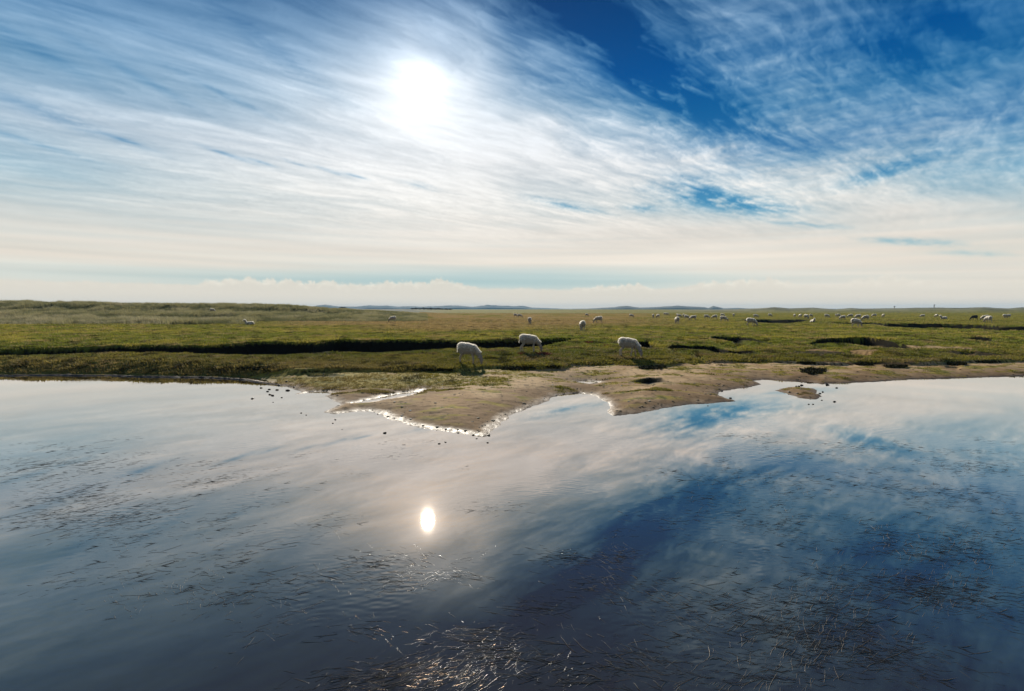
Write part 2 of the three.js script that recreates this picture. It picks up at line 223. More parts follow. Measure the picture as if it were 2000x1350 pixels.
function bare(x, d) { let best = 0, c = null; if (d < 15 || d > 40) return [0]; for (const b of BARE) { const u = (x - b.x) / b.rx, v = (d - b.d) / b.rd, q = 1 - u * u - v * v + 0.9 * fbm(x * 1.5, d * 1.5, 3); const k = smooth(0, 0.35, q); if (k > best) { best = k; c = b.c; } } return [best, c]; }
function algaeAt(x, d, t) { const near = 1 - smooth(1.6, 4.8, turfEdge(t) - d), mid = (1 - smooth(bearing(850), bearing(1120), t)) * smooth(bearing(380), bearing(480), t); return fbm(x * 0.8 + 50, d * 1.9, 4) + 0.45 * near * mid + 0.1 * near - 0.07; }
function groundColor(x, d, h, slope) {
  const t = x / d, sd = info.sd, n = fbm(x * 0.7, d * 0.7, 4), f = fbm(x * 5.3, d * 4.1, 3);
  if (sd < 0) { return mix3(mix3(C.bed, mix3(C.bedSand, C.mud, smooth(-0.1, 0.3, f + n)), smooth(0, 0.14, shallows(x, d))), C.sandWetShade, Math.exp(sd / 0.35)); }
  let sand = mix3(C.sand, C.sandPale, smooth(-0.1, 0.3, n + 0.15 * smooth(14, 18, d)));
  sand = mix3(mix3(C.sandWetShade, sand, 0.35 + 0.65 * smooth(0.3, 2.2, sd + 0.6 * n)), sand, smooth(0.8, 2.6, sd)); sand = mix3(C.sandWetShade, sand, smooth(0.02, 0.35, sd + 0.2 * n));  // dark lower bank: wet rim plus the shade of its slope, put into colour
  const near = 1 - smooth(0, 3.2, turfEdge(t) - d), al = smooth(0.02, 0.2, algaeAt(x, d, t));
  sand = mix3(sand, mix3(C.algae, C.turf, smooth(-0.05, 0.3, f + n)), al * 0.85 * smooth(0.25, 0.7, sd));
  const leftSide = 1 - smooth(bearing(430), bearing(560), t);
  sand = mix3(sand, mix3(mix3(C.sandWetShade, C.algae, smooth(-0.2, 0.25, f + 0.3 * n)), C.mud, smooth(0.55, 0.3, sd + 0.1 * n)), leftSide * 0.9);
  sand = mix3(sand, C.mud, smooth(0.22, 0.34, f + 0.4 * n) * 0.5);
  let turf = mix3(C.turf, C.turfDark, smooth(0.0, 0.35, f + n * 0.6));
  turf = mix3(turf, C.straw, smooth(0.06, 0.4, fbm(x * 0.33 + 9, d * 0.5, 4) + 0.25 * f) * 0.75);
  const gold = 1 - smooth(0.2, 2.2, d - turfEdge(t)); turf = mix3(turf, mix3(C.straw, C.mud, smooth(0, 0.3, f)), gold * 0.55);
  const brown = smooth(bearing(480), bearing(600), t) * (1 - smooth(bearing(1180), bearing(1420), t)) * smooth(42, 60, d + 30 * fbm(x * 0.05, d * 0.03, 3)) * (1 - smooth(150, 230, d));
  turf = mix3(turf, mix3(C.russet, C.straw, smooth(-0.2, 0.2, n)), brown * 0.8);
  const patch = (1 - smooth(bearing(170), bearing(330), t)) * smooth(36, 42, d) * (1 - smooth(55, 60, d)); turf = mix3(turf, C.russet, patch * 0.75 * smooth(-0.15, 0.15, n));
  turf = mix3(turf, mix3(C.straw, C.turf, 0.5), smooth(150, 300, d) * 0.7);
  turf = mix3(turf, d > 180 ? mix3([0.3, 0.31, 0.26], [0.12, 0.14, 0.14], smooth(-0.1, 0.15, fbm(x * 0.05, d * 0.06, 4))) : mix3(C.dune, C.duneDark, smooth(-0.1, 0.25, fbm(x * 0.25, d * 0.2, 4))), info.dune);  // far dunes greyed: distance haze put into their colour
  const [bk, bc] = bare(x, d); if (bk > 0) turf = mix3(turf, mix3(C[bc], C.sandWetShade, smooth(0, 0.3, f)), bk * 0.9);
  let c = mix3(sand, turf, info.turf);
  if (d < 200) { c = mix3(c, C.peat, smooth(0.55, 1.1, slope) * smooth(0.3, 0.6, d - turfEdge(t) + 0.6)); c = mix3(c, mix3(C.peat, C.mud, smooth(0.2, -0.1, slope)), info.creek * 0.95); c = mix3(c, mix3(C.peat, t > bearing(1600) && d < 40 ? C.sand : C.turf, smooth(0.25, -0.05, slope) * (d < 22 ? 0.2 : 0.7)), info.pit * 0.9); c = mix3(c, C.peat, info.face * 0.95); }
  return c;
}
const maps = {};
{ // moisture (as roughness) of the ground round the shore, laid out in metres
  const W = 1536, H = 1024, data = new Uint8Array(W * H * 4);
  for (let j = 0; j < H; j++) for (let i = 0; i < W; i++) {
    const x = -27 + (i + 0.5) / W * 54, d = 6 + (j + 0.5) / H * 30, h = land(x, d), apron = smooth(bearing(600), bearing(700), x / d) * (1 - smooth(bearing(960), bearing(990), x / d)) * (1 - smooth(12.8, 13.6, d)) + 0.4 * smooth(bearing(985), bearing(1010), x / d) * (1 - smooth(bearing(1070), bearing(1110), x / d)) * (d < 15 ? 1 : 0), w = smooth(-0.02 + 0.08 * apron, 0.16 + 0.2 * apron, info.sd + 0.14 * fbm(x * 3, d * 3, 3)), low = smooth(0.02, 0.07, h + 0.03 * fbm(x * 2, d * 2, 3));
    const r = Math.max(info.turf * 0.9, lerp(0.52, 0.9, Math.min(w, low * 0.5 + w * 0.5)) + (1 - 0.9 * w) * (0.14 * noise(x * 11, d * 7) + 0.1 * noise(x * 31, d * 21))); const o = (j * W + i) * 4; data[o] = data[o + 1] = data[o + 2] = clamp(r) * 255; data[o + 3] = 255 * clamp(1.25 - 1.3 * r, 0.1, 1);
  }
  maps.wet = new THREE.DataTexture(data, W, H); maps.wet.magFilter = THREE.LinearFilter; maps.wet.needsUpdate = true;
}
{ // grain of sand and soil
  const N = 512, data = new Float32Array(N * N * 4), r = rng(5);
  for (let i = 0; i < N * N; i++) { const x = i % N, y = (i / N) | 0; let v = 0; for (const [f, a] of [[6, .3], [14, .25], [31, .2], [67, .15]]) v += a * (Math.sin(2 * Math.PI * (f * x / N) + 3 * Math.sin(2 * Math.PI * y / N * (f >> 1))) * Math.sin(2 * Math.PI * (f * y / N) + 2 * Math.sin(2 * Math.PI * x / N * ((f >> 1) + 1)))); v = 0.5 + 0.4 * v + 0.25 * (r() - 0.5); data[i * 4] = data[i * 4 + 1] = data[i * 4 + 2] = v; data[i * 4 + 3] = 1; }
  maps.grain = new THREE.DataTexture(data, N, N, THREE.RGBAFormat, THREE.FloatType); maps.grain.wrapS = maps.grain.wrapT = THREE.RepeatWrapping; maps.grain.magFilter = THREE.LinearFilter; maps.grain.channel = 1; maps.grain.needsUpdate = true;
}
const turfSoil = new THREE.MeshPhysicalMaterial({ name: 'turf soil', vertexColors: true, roughness: 1, specularIntensity: 0.08, bumpMap: maps.grain, bumpScale: 0.03 });
const soil = new THREE.MeshPhysicalMaterial({ name: 'soil', vertexColors: true, roughness: 1, roughnessMap: maps.wet, specularIntensity: 1, specularIntensityMap: maps.wet, bumpMap: maps.grain, bumpScale: 0.006 });
{
  const rows = []; for (let d = 2.2; d < 3500; d *= d < 8 ? 1.012 : d > 22 && d < 36 ? 1.003 : d < 62 ? 1.0046 : d < 150 ? 1.008 : 1.03) rows.push(d);
  const A = 56, NC = 1020, NR = rows.length, P = new Float32Array(NR * NC * 3), COL = new Float32Array(NR * NC * 3), UV = new Float32Array(NR * NC * 2), UV1 = new Float32Array(NR * NC * 2), kind = new Uint8Array(NR * NC), INF = new Float32Array(NR * NC * 6);
  for (let r = 0; r < NR; r++) for (let c = 0; c < NC; c++) {
    const a = (-A + 2 * A * c / (NC - 1)) * D2R, i = r * NC + c, x = rows[r] * Math.sin(a), d = rows[r] * Math.cos(a), h = land(x, d);
    P[i * 3] = x; P[i * 3 + 1] = h; P[i * 3 + 2] = -d; UV[i * 2] = (x + 27) / 54; UV[i * 2 + 1] = (d - 6) / 30; UV1[i * 2] = x / 0.9; UV1[i * 2 + 1] = d / 0.9;
    INF.set([info.sd, info.turf, info.creek, info.pit, info.dune, info.face], i * 6);
    kind[i] = info.sd < 0 ? 0 : info.dune > 0.5 ? 3 : info.turf > 0.5 ? 2 : 1;
  }
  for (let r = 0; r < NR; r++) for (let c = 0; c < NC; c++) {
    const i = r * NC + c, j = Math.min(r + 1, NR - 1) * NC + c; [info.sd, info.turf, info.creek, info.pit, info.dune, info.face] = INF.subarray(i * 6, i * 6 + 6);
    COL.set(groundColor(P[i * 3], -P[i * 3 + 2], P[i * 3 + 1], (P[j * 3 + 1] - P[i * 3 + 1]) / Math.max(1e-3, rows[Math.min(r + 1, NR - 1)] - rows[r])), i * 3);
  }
  const idx = [[], [], [], []];
  for (let r = 0; r < NR - 1; r++) for (let c = 0; c < NC - 1; c++) { const i = r * NC + c, j = i + NC, k = kind[i]; idx[k].push(i, i + 1, j, i + 1, j + 1, j); }
  const whole = new THREE.BufferGeometry(); whole.setAttribute('position', new THREE.BufferAttribute(P, 3)); whole.setIndex([].concat(...idx.map((a) => [])));
  const all = new Uint32Array(idx.reduce((n, a) => n + a.length, 0)); let o = 0; for (const a of idx) { all.set(a, o); o += a.length; } whole.setIndex(new THREE.BufferAttribute(all, 1)); whole.computeVertexNormals();
  const NRM = whole.attributes.normal.array;
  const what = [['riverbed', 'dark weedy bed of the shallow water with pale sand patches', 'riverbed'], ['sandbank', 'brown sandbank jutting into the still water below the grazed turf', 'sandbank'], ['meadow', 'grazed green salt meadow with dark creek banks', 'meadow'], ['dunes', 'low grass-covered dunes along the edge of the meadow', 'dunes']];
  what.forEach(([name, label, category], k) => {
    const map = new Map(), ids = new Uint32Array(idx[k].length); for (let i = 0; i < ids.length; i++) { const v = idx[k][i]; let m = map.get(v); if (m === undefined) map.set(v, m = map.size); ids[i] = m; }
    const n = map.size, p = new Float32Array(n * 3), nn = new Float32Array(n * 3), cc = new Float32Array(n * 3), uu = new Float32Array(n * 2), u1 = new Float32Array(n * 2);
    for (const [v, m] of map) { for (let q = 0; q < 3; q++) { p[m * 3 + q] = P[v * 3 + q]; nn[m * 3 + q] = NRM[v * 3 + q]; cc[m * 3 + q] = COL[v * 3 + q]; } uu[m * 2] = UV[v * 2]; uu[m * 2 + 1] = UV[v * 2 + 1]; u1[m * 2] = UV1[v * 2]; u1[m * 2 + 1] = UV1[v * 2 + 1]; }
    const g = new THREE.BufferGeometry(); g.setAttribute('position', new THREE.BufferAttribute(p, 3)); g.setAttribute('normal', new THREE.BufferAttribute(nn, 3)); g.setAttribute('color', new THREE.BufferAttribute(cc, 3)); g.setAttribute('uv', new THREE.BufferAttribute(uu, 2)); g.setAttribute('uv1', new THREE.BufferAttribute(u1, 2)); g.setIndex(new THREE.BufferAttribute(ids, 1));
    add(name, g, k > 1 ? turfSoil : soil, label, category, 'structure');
  });
  const deep = new THREE.PlaneGeometry(600, 400).rotateX(-Math.PI / 2).translate(0, -1.1, 150); const dc = new Float32Array(deep.attributes.position.count * 3); for (let i = 0; i < dc.length; i += 3) dc.set(C.bed, i); 
  add('deep_riverbed', deep, new THREE.MeshStandardMaterial({ name: 'dark mud', color: new THREE.Color().setRGB(...C.bed), roughness: 1 }), 'dark deeper bed of the water near the viewer', 'riverbed', 'structure');
}

// ------------------------------------------------------------------ water
{
  const N = 1024, data = new Float32Array(N * N * 4), r = rng(31), waves = [];
  for (let i = 0; i < 26; i++) { const f = 36 + Math.floor(r() * 70), a = (r() - 0.5) * 1.3 + Math.PI / 2; waves.push([Math.round(f * Math.cos(a)), Math.round(f * Math.sin(a)), r() * 6.28, 1 / f]); }
  for (let j = 0; j < N; j++) for (let i = 0; i < N; i++) {
    const x = i / N, y = j / N; let v = 0, s = 0; for (const w of waves) v += w[3] * Math.sin(2 * Math.PI * (w[0] * x + w[1] * y) + w[2]);
    for (const [a, b, p, k] of [[1, 2, 0.3, 1], [2, -1, 2, 0.8], [3, 2, 4, 0.7], [-2, 4, 1, 0.5]]) s += k * Math.sin(2 * Math.PI * (a * x + b * y) + p);
    const h = v * (0.04 + 0.96 * smooth(0.2, 2, s)) * 2.6 + 0.12 * Math.sin(2 * Math.PI * (3 * y + x) + 1) + 0.1 * Math.sin(2 * Math.PI * (5 * y - 2 * x)), o = (j * N + i) * 4;
    data[o] = data[o + 1] = data[o + 2] = 0.5 + h * 0.5; data[o + 3] = 1;
  }
  const rip = new THREE.DataTexture(data, N, N, THREE.RGBAFormat, THREE.FloatType); rip.wrapS = rip.wrapT = THREE.RepeatWrapping; rip.magFilter = THREE.LinearFilter; rip.needsUpdate = true; rip.repeat.set(1 / 7, 1 / 7);
  const water = new THREE.MeshPhysicalMaterial({ name: 'water', color: new THREE.Color().setRGB(0.42, 0.285, 0.175), roughness: 0.008, metalness: 0.92, clearcoat: 1, clearcoatRoughness: 0.012, transmission: 1, thickness: 0, ior: 1.33, bumpMap: rip, bumpScale: 0.002 });
  const g = new THREE.PlaneGeometry(500, 260, 1, 1).rotateX(-Math.PI / 2).translate(0, 0, -20), p = g.attributes.position, uv = g.attributes.uv;
  for (let i = 0; i < p.count; i++) uv.setXY(i, p.getX(i), -p.getZ(i));
  add('water', g, water, 'still shallow water mirroring the sun and the clouds', 'water', 'structure');
}

// ------------------------------------------------------------------ far hills
function hills(name, label, profile, D, depth, color) {
  const X0 = profile[0][0], X1 = profile.at(-1)[0], top = table(profile.map(([X, Y]) => [bearing(X), EYE + (604.8 - Y) / FOC * D])), NX = 700, NY = 26, P = [], Cc = [], I = [], a0 = bearing(X0), a1 = bearing(X1);
  for (let j = 0; j < NY; j++) for (let i = 0; i < NX; i++) {
    const t = lerp(a0, a1, i / (NX - 1)), q = j / (NY - 1), d = D + (q - 0.5) * depth, x = t * d, ridge = Math.pow(Math.sin(Math.PI * clamp(q * 0.98 + 0.01)), 0.8), n = fbm(x * 0.006, d * 0.012, 4), m = fbm(x * 0.02 + 4, d * 0.03, 3);
    const h = 0.7 + Math.max(0, top(t) - 0.7) * ridge * (1 + (q < 0.45 ? 0.5 * n + 0.25 * m : 0.06 * m));
    P.push(x, j === 0 || j === NY - 1 ? -2 : h, -d); const k = smooth(-0.2, 0.3, n + m); Cc.push(...mix3(color[0], color[1], k));
  }
  for (let j = 0; j < NY - 1; j++) for (let i = 0; i < NX - 1; i++) { const a = j * NX + i, b = a + NX; I.push(a, a + 1, b, a + 1, b + 1, b); }
  const g = new THREE.BufferGeometry(); g.setAttribute('position', new THREE.Float32BufferAttribute(P, 3)); g.setAttribute('color', new THREE.Float32BufferAttribute(Cc, 3)); g.setIndex(I); g.computeVertexNormals();
  add(name, g, new THREE.MeshStandardMaterial({ name: 'heath', vertexColors: true, roughness: 1 }), label, 'hills', 'structure');
}
hills('hills', 'low blue hills on the horizon, fading in the haze', [[600, 606], [620, 598], [635, 597], [652, 599.5], [676, 600], [705, 600], [722, 598], [760, 598.5], [782, 600.5], [800, 599.5], [830, 600.5], [870, 599], [895, 598], [922, 600.5], [950, 598], [966, 597.4], [990, 599], [1022, 599.5], [1040, 602.5], [1060, 602.5], [1085, 603.5], [1112, 605.5]], 3100, 300, [[0.05, 0.07, 0.07], [0.09, 0.1, 0.08]]);
hills('hills', 'grey-blue ridge of rounded hills at the middle of the horizon', [[1105, 606.5], [1120, 604.5], [1150, 604], [1200, 601], [1225, 599], [1250, 602], [1290, 600.5], [1322, 598.3], [1350, 600], [1375, 601], [1383, 603], [1392, 599.3], [1401, 600.5], [1413, 603.5], [1440, 602.6], [1470, 604.5], [1520, 604], [1600, 605]], 2200, 240, [[0.05, 0.065, 0.06], [0.1, 0.1, 0.07]]);

renderer.setSize(1024, 691);
// ------------------------------------------------------------------ grass
const blade = (list, x, z, h, lean, ang, w) => { const dx = Math.cos(ang), dz = Math.sin(ang), tx = x + dx * lean, tz = z + dz * lean, mx = x + dx * lean * 0.35, mz = z + dz * lean * 0.35, sx = -dz * w, sz = dx * w; list.push(x - sx, 0, z - sz, x + sx, 0, z + sz, mx + sx * .8, h * .6, mz + sz * .8, x - sx, 0, z - sz, mx + sx * .8, h * .6, mz + sz * .8, mx - sx * .8, h * .6, mz - sz * .8, mx - sx * .8, h * .6, mz - sz * .8, mx + sx * .8, h * .6, mz + sz * .8, tx, h, tz); };
function tuftGeometry(seed, n, spread, w, lean) { const r = rng(seed), l = []; for (let i = 0; i < n; i++) { const a = r() * 6.28, q = Math.sqrt(r()) * spread; blade(l, Math.cos(a) * q, Math.sin(a) * q, 0.55 + 0.6 * r(), lean * (0.3 + r()), a + (r() - 0.5) * 2, w * (0.6 + 0.8 * r())); } const g = new THREE.BufferGeometry(); g.setAttribute('position', new THREE.Float32BufferAttribute(l, 3)); g.computeVertexNormals(); return g; }
const leafMat = new THREE.MeshPhysicalMaterial({ name: 'grass blades', color: 0xffffff, roughness: 0.85, specularIntensity: 0.25, transmission: 0.45, thickness: 0, side: THREE.DoubleSide });
const UP = new THREE.Vector3(0, 1, 0), M4 = new THREE.Matrix4(), Q4 = new THREE.Quaternion(), S3 = new THREE.Vector3(), P3 = new THREE.Vector3();
function scatter(name, geometry, material, places, label, category, parent) {
  const m = new THREE.InstancedMesh(geometry, material, places.length), c = new THREE.Color();
  places.forEach(([x, y, z, turn, s, sy, col, tilt], i) => { Q4.setFromAxisAngle(UP, turn); M4.compose(P3.set(x, y, z), Q4, S3.set(s, sy, s)); m.setMatrixAt(i, M4); if (col) m.setColorAt(i, c.setRGB(...col)); });
  m.castShadow = m.receiveShadow = true; m.name = parent ? name : numbered(name); m.userData.kind = 'stuff';
  if (parent) parent.add(m); else { scene.add(m); tag(m, label, category, undefined, 'stuff'); }
  return m;
}
{
  const r = rng(9), turf = [], marram = [], farGrass = [], G1 = [0.28, 0.3, 0.04], G2 = [0.48, 0.42, 0.07], G3 = [0.56, 0.4, 0.18];
  while (turf.length < 210000) {
    const a = (r() * 2 - 1) * 50 * D2R, d0 = 15.5 + 75 * Math.pow(r(), 1.7), x = Math.tan(a) * d0, h = land(x, d0);
    if (info.sd < 0.15 || info.creek > 0.2 || info.pit > 0.35 || info.face > 0.3 || info.dune > 0.6) continue;
    const edge = d0 - turfEdge(x / d0);
    if (info.turf < 0.4 && (algaeAt(x, d0, x / d0) < 0.12 || r() < 0.5)) continue;
    if (h < 0.03 || bare(x, d0)[0] > 0.3 + 0.6 * r()) continue;
    const n = fbm(x * 0.33 + 9, d0 * 0.5, 4) + 0.2 * noise(x * 2, d0 * 2), t = x / d0, brown = smooth(bearing(480), bearing(600), t) * (1 - smooth(bearing(1180), bearing(1420), t)) * smooth(42, 60, d0 + 30 * fbm(x * 0.05, d0 * 0.03, 3)), big = fbm(x * 0.13 + 30, d0 * 0.2, 4), c = mix3(mix3(G1, G2, clamp(smooth(-0.1, 0.22, n * 0.6 + big) + 0.8 * (1 - smooth(0.5, 4.5, edge)))), G3, Math.max(0.55 * (1 - smooth(0.5, 4.5, edge)) * (1 - smooth(bearing(650), bearing(950), x / d0)), brown * 0.85, 0.7 * smooth(0.1, 0.3, fbm(x * 0.5 + 4, d0 * 0.9 + 2, 4)), r() < 0.08 ? 0.8 : 0)), k = (0.75 + 0.55 * r()) * (1 - 0.36 * (1 - smooth(25, 31, d0))) * (1 - 0.65 * smooth(0.1, 0.26, fbm(x * 1.3 + 70, d0 * 0.9, 3)));
    const s = (0.028 + 0.035 * r()) * (1 + d0 / 60) * (info.turf < 0.4 ? 0.5 : 1) * (1 + 0.5 * smooth(0.1, 0.4, noise(x * 0.8, d0 * 0.8)));
    turf.push([x, h - 0.006, -d0, r() * 6.28, s * 1.7, s, c.map((v) => v * k)]);
  }
  scatter('meadow_grass', tuftGeometry(3, 9, 0.9, 0.09, 0.5), leafMat, turf, 'short grazed grass covering the salt meadow', 'grass');
  while (farGrass.length < 60000) {
    const a = (r() * 2 - 1) * 50 * D2R, d0 = 60 + 170 * Math.pow(r(), 1.4), x = Math.tan(a) * d0, h = land(x, d0); if (info.dune > 0.6 || info.creek > 0.2 || info.pit > 0.3 || info.face > 0.2) continue;
    const n = fbm(x * 0.1 + 9, d0 * 0.08, 4), t = x / d0, brown = smooth(bearing(480), bearing(600), t) * (1 - smooth(bearing(1180), bearing(1420), t)), c = mix3(mix3(G1, G2, smooth(-0.2, 0.25, n)), G3, Math.max(brown * 0.95 * smooth(-0.35, 0.05, n), r() * 0.4)), s = 0.09 + 0.09 * r();
    farGrass.push([x, h - 0.02, -d0, r() * 6.28, s * 3.2, s, c]);
  }
  scatter('meadow_grass', tuftGeometry(4, 14, 0.9, 0.05, 0.4), leafMat, farGrass, 'rough straw-coloured grass further out on the meadow', 'grass');
  while (marram.length < 60000) {
    const X = -250 + 1150 * Math.pow(r(), 1.25), t = bearing(X), d0 = 58 + 80 * Math.pow(r(), 1.1), x = t * d0, h = land(x, d0);
    if (info.dune < 0.45 && !(X < 500 && d0 > 60 && r() < 0.1)) continue;
    const n = fbm(x * 0.25, d0 * 0.2, 4), pale = smooth(0, 0.35, fbm(x * 0.16 + 7, d0 * 0.16, 3) + 0.34 * (1 - smooth(74, 88, d0)) * (1 - smooth(260, 420, X))), c = mix3(mix3([0.16, 0.17, 0.065], [0.36, 0.33, 0.15], smooth(-0.1, 0.2, n)), [0.62, 0.54, 0.36], pale * 0.75 * r() + 0.1), s = (0.42 + 0.4 * r()) * (0.65 + 0.5 * smooth(-0.2, 0.3, n)) * (1 - 0.4 * smooth(400, 800, X));
    marram.push([x, h - 0.03, -d0, r() * 6.28, s * 0.95, s, c]);
  }
  scatter('marram_grass', tuftGeometry(6, 22, 0.42, 0.022, 0.5), leafMat, marram, 'tall pale marram grass on the dunes at the left', 'grass');
}

// ------------------------------------------------------------------ sea grass lying on and under the water
{
  const strands = (seed, n, len, wide, dip) => {
    const r = rng(seed), P = [], I = []; let base = 0;
    for (let b = 0; b < n; b++) {
      const L = len * (0.35 + 0.9 * r()), a0 = (r() - 0.5) * 0.9, bend = (r() - 0.5) * 2.2, kink = (r() - 0.5) * 3.2, ph = r() * 6.28, wl = 4 + 9 * r(), w = wide * (0.6 + 0.8 * r()), lift = 0.001 + 0.003 * r(); let x = (r() - 0.5) * len * 1.3, z = (r() - 0.5) * len * 0.75, ang = a0; const S = 9;
      for (let s = 0; s <= S; s++) {
        const t = s / S, ww = w * (0.35 + 0.65 * Math.sin(Math.PI * Math.min(0.98, 0.12 + t * 0.86))), y = lift * Math.sin(ph + wl * t) - 0.0006 - dip * t * r(), sx = -Math.sin(ang) * ww, sz = Math.cos(ang) * ww;
        P.push(x + sx, y, z + sz, x, y + ww * 0.75, z, x - sx, y, z - sz, x, y - ww * 0.4, z);
        if (s < S) for (let q = 0; q < 4; q++) { const A = base + s * 4 + q, B = base + s * 4 + (q + 1) % 4; I.push(A, B, A + 4, B, B + 4, A + 4); }
        ang += bend / S + kink * Math.sin(ph + t * 9) / S * 2; x += Math.cos(ang) * L / S; z += Math.sin(ang) * L / S;
      }
      base += (S + 1) * 4;
    }
    const g = new THREE.BufferGeometry(); g.setAttribute('position', new THREE.Float32BufferAttribute(P, 3)); g.setIndex(I); g.computeVertexNormals(); return g;
  };
  const weed = new THREE.MeshPhysicalMaterial({ name: 'wet sea grass', color: new THREE.Color().setRGB(0.022, 0.02, 0.014), roughness: 0.24, specularIntensity: 1, side: THREE.DoubleSide });
  const dull = weed.clone(); dull.name = 'sea grass under a film of water'; dull.color.setRGB(0.065, 0.06, 0.052); dull.roughness = 0.5; dull.specularIntensity = 0.5;
  const root = new THREE.Group(); root.name = 'sea_grass'; scene.add(root); tag(root, 'dark ribbons of sea grass floating in loose mats on the water', 'sea grass', undefined, 'stuff');
  // [x, y, half width, half height, clumps, heading in degrees, wander]
  const beds = [[150, 900, 230, 50, 90, 25, 14], [120, 990, 220, 60, 110, 28, 14], [420, 940, 260, 50, 60, 25, 16], [300, 1040, 260, 60, 60, 24, 18], [640, 1030, 80, 30, 10, 0, 30], [430, 1110, 60, 25, 12, 12, 20], [240, 1130, 120, 40, 16, 10, 25], [330, 1170, 150, 40, 18, -14, 25], [500, 1150, 120, 30, 22, 14, 22], [620, 1150, 90, 40, 16, -20, 25], [740, 1100, 70, 20, 26, -15, 20], [770, 1140, 55, 22, 24, 5, 25], [820, 1085, 40, 15, 6, -25, 20], [920, 1130, 60, 20, 12, -22, 20], [950, 1080, 60, 20, 2, 0, 30],
    [700, 1230, 120, 40, 12, -20, 35], [560, 1230, 90, 40, 9, 20, 35], [930, 1240, 60, 20, 26, -10, 30], [960, 1275, 70, 30, 34, 12, 30], [800, 1320, 90, 40, 60, 28, 25], [720, 1335, 90, 25, 30, 20, 25], [920, 1330, 50, 30, 26, 45, 25], [640, 1330, 70, 20, 8, 15, 30], [1030, 1310, 80, 30, 16, 15, 30],
    [1050, 1190, 70, 18, 26, -8, 25], [1110, 1090, 50, 14, 26, -6, 25], [1190, 1090, 80, 22, 26, -14, 22], [1250, 1150, 90, 40, 24, -20, 22], [1160, 1150, 60, 30, 12, -30, 22], [1330, 1180, 100, 40, 18, -8, 22], [1120, 1310, 120, 40, 30, -12, 30], [1260, 1300, 120, 45, 34, -25, 30], [1400, 1240, 120, 50, 36, -6, 28], [1420, 1160, 120, 60, 26, 0, 28],
    [1560, 1190, 90, 40, 60, 10, 25], [1620, 1220, 110, 50, 95, 2, 30], [1590, 1260, 80, 40, 50, 10, 30], [1680, 1265, 120, 40, 60, -12, 25], [1790, 1300, 90, 40, 30, -28, 20], [1480, 1210, 70, 30, 30, 4, 25], [1640, 1130, 140, 50, 60, -2, 28], [1780, 1150, 140, 45, 90, -5, 25], [1890, 1170, 120, 45, 80, -10, 25], [1820, 1080, 180, 50, 80, 4, 28], [1950, 1060, 120, 60, 60, 4, 28], [1650, 1040, 180, 50, 60, 0, 28], [1500, 1010, 200, 60, 45, 2, 30], [1560, 1310, 120, 40, 40, 0, 30], [1420, 1320, 130, 35, 30, 18, 30],
    [1880, 980, 180, 50, 70, 4, 25], [1700, 940, 250, 40, 60, 4, 25], [1450, 930, 220, 40, 40, 4, 28], [1600, 880, 300, 25, 45, 4, 20], [1900, 900, 160, 40, 60, 4, 22], [1350, 990, 150, 40, 14, 0, 30], [1240, 1030, 80, 30, 6, -5, 30], [700, 900, 200, 40, 14, 18, 25], [1010, 995, 60, 10, 3, 0, 25], [950, 993, 30, 5, 4, 0, 25], [820, 860, 120, 12, 6, 5, 25], [1450, 850, 120, 20, 6, 3, 20]];
  const r = rng(21), sets = [[], [], [], [], []], g2 = () => (r() + r() + r() - 1.5) / 1.5;
  for (const [X, Y, rx, ry, n, head, wander] of beds) for (let i = 0; i < n * (Y < 1000 ? 0.5 : Y < 1180 ? 0.42 : 0.36); i++) {
    const px = X + g2() * rx * 1.15, py = Y + g2() * ry * 1.15; if (py < 800 || py > 1400) continue; const [x, d] = at(px, py); if (shoreDistance(x, d) > -0.3) continue;
    const s = 0.6 + 0.7 * r(), turn = (head + g2() * wander) * D2R + (r() < 0.5 ? Math.PI : 0);
    sets[px > 560 && px < 1160 && py > 1050 ? Math.floor(r() * 2) : 2 + Math.floor(r() * 3)].push([x, 0.0005, -d, turn, s, s * (0.7 + 0.6 * r())]);
  }
  sets.forEach((s, i) => scatter('floating_blades', strands(40 + i, 11, 0.42, i < 2 ? 0.0017 : 0.0018, 0.006), i < 2 ? weed : dull, s, '', '', root));
}

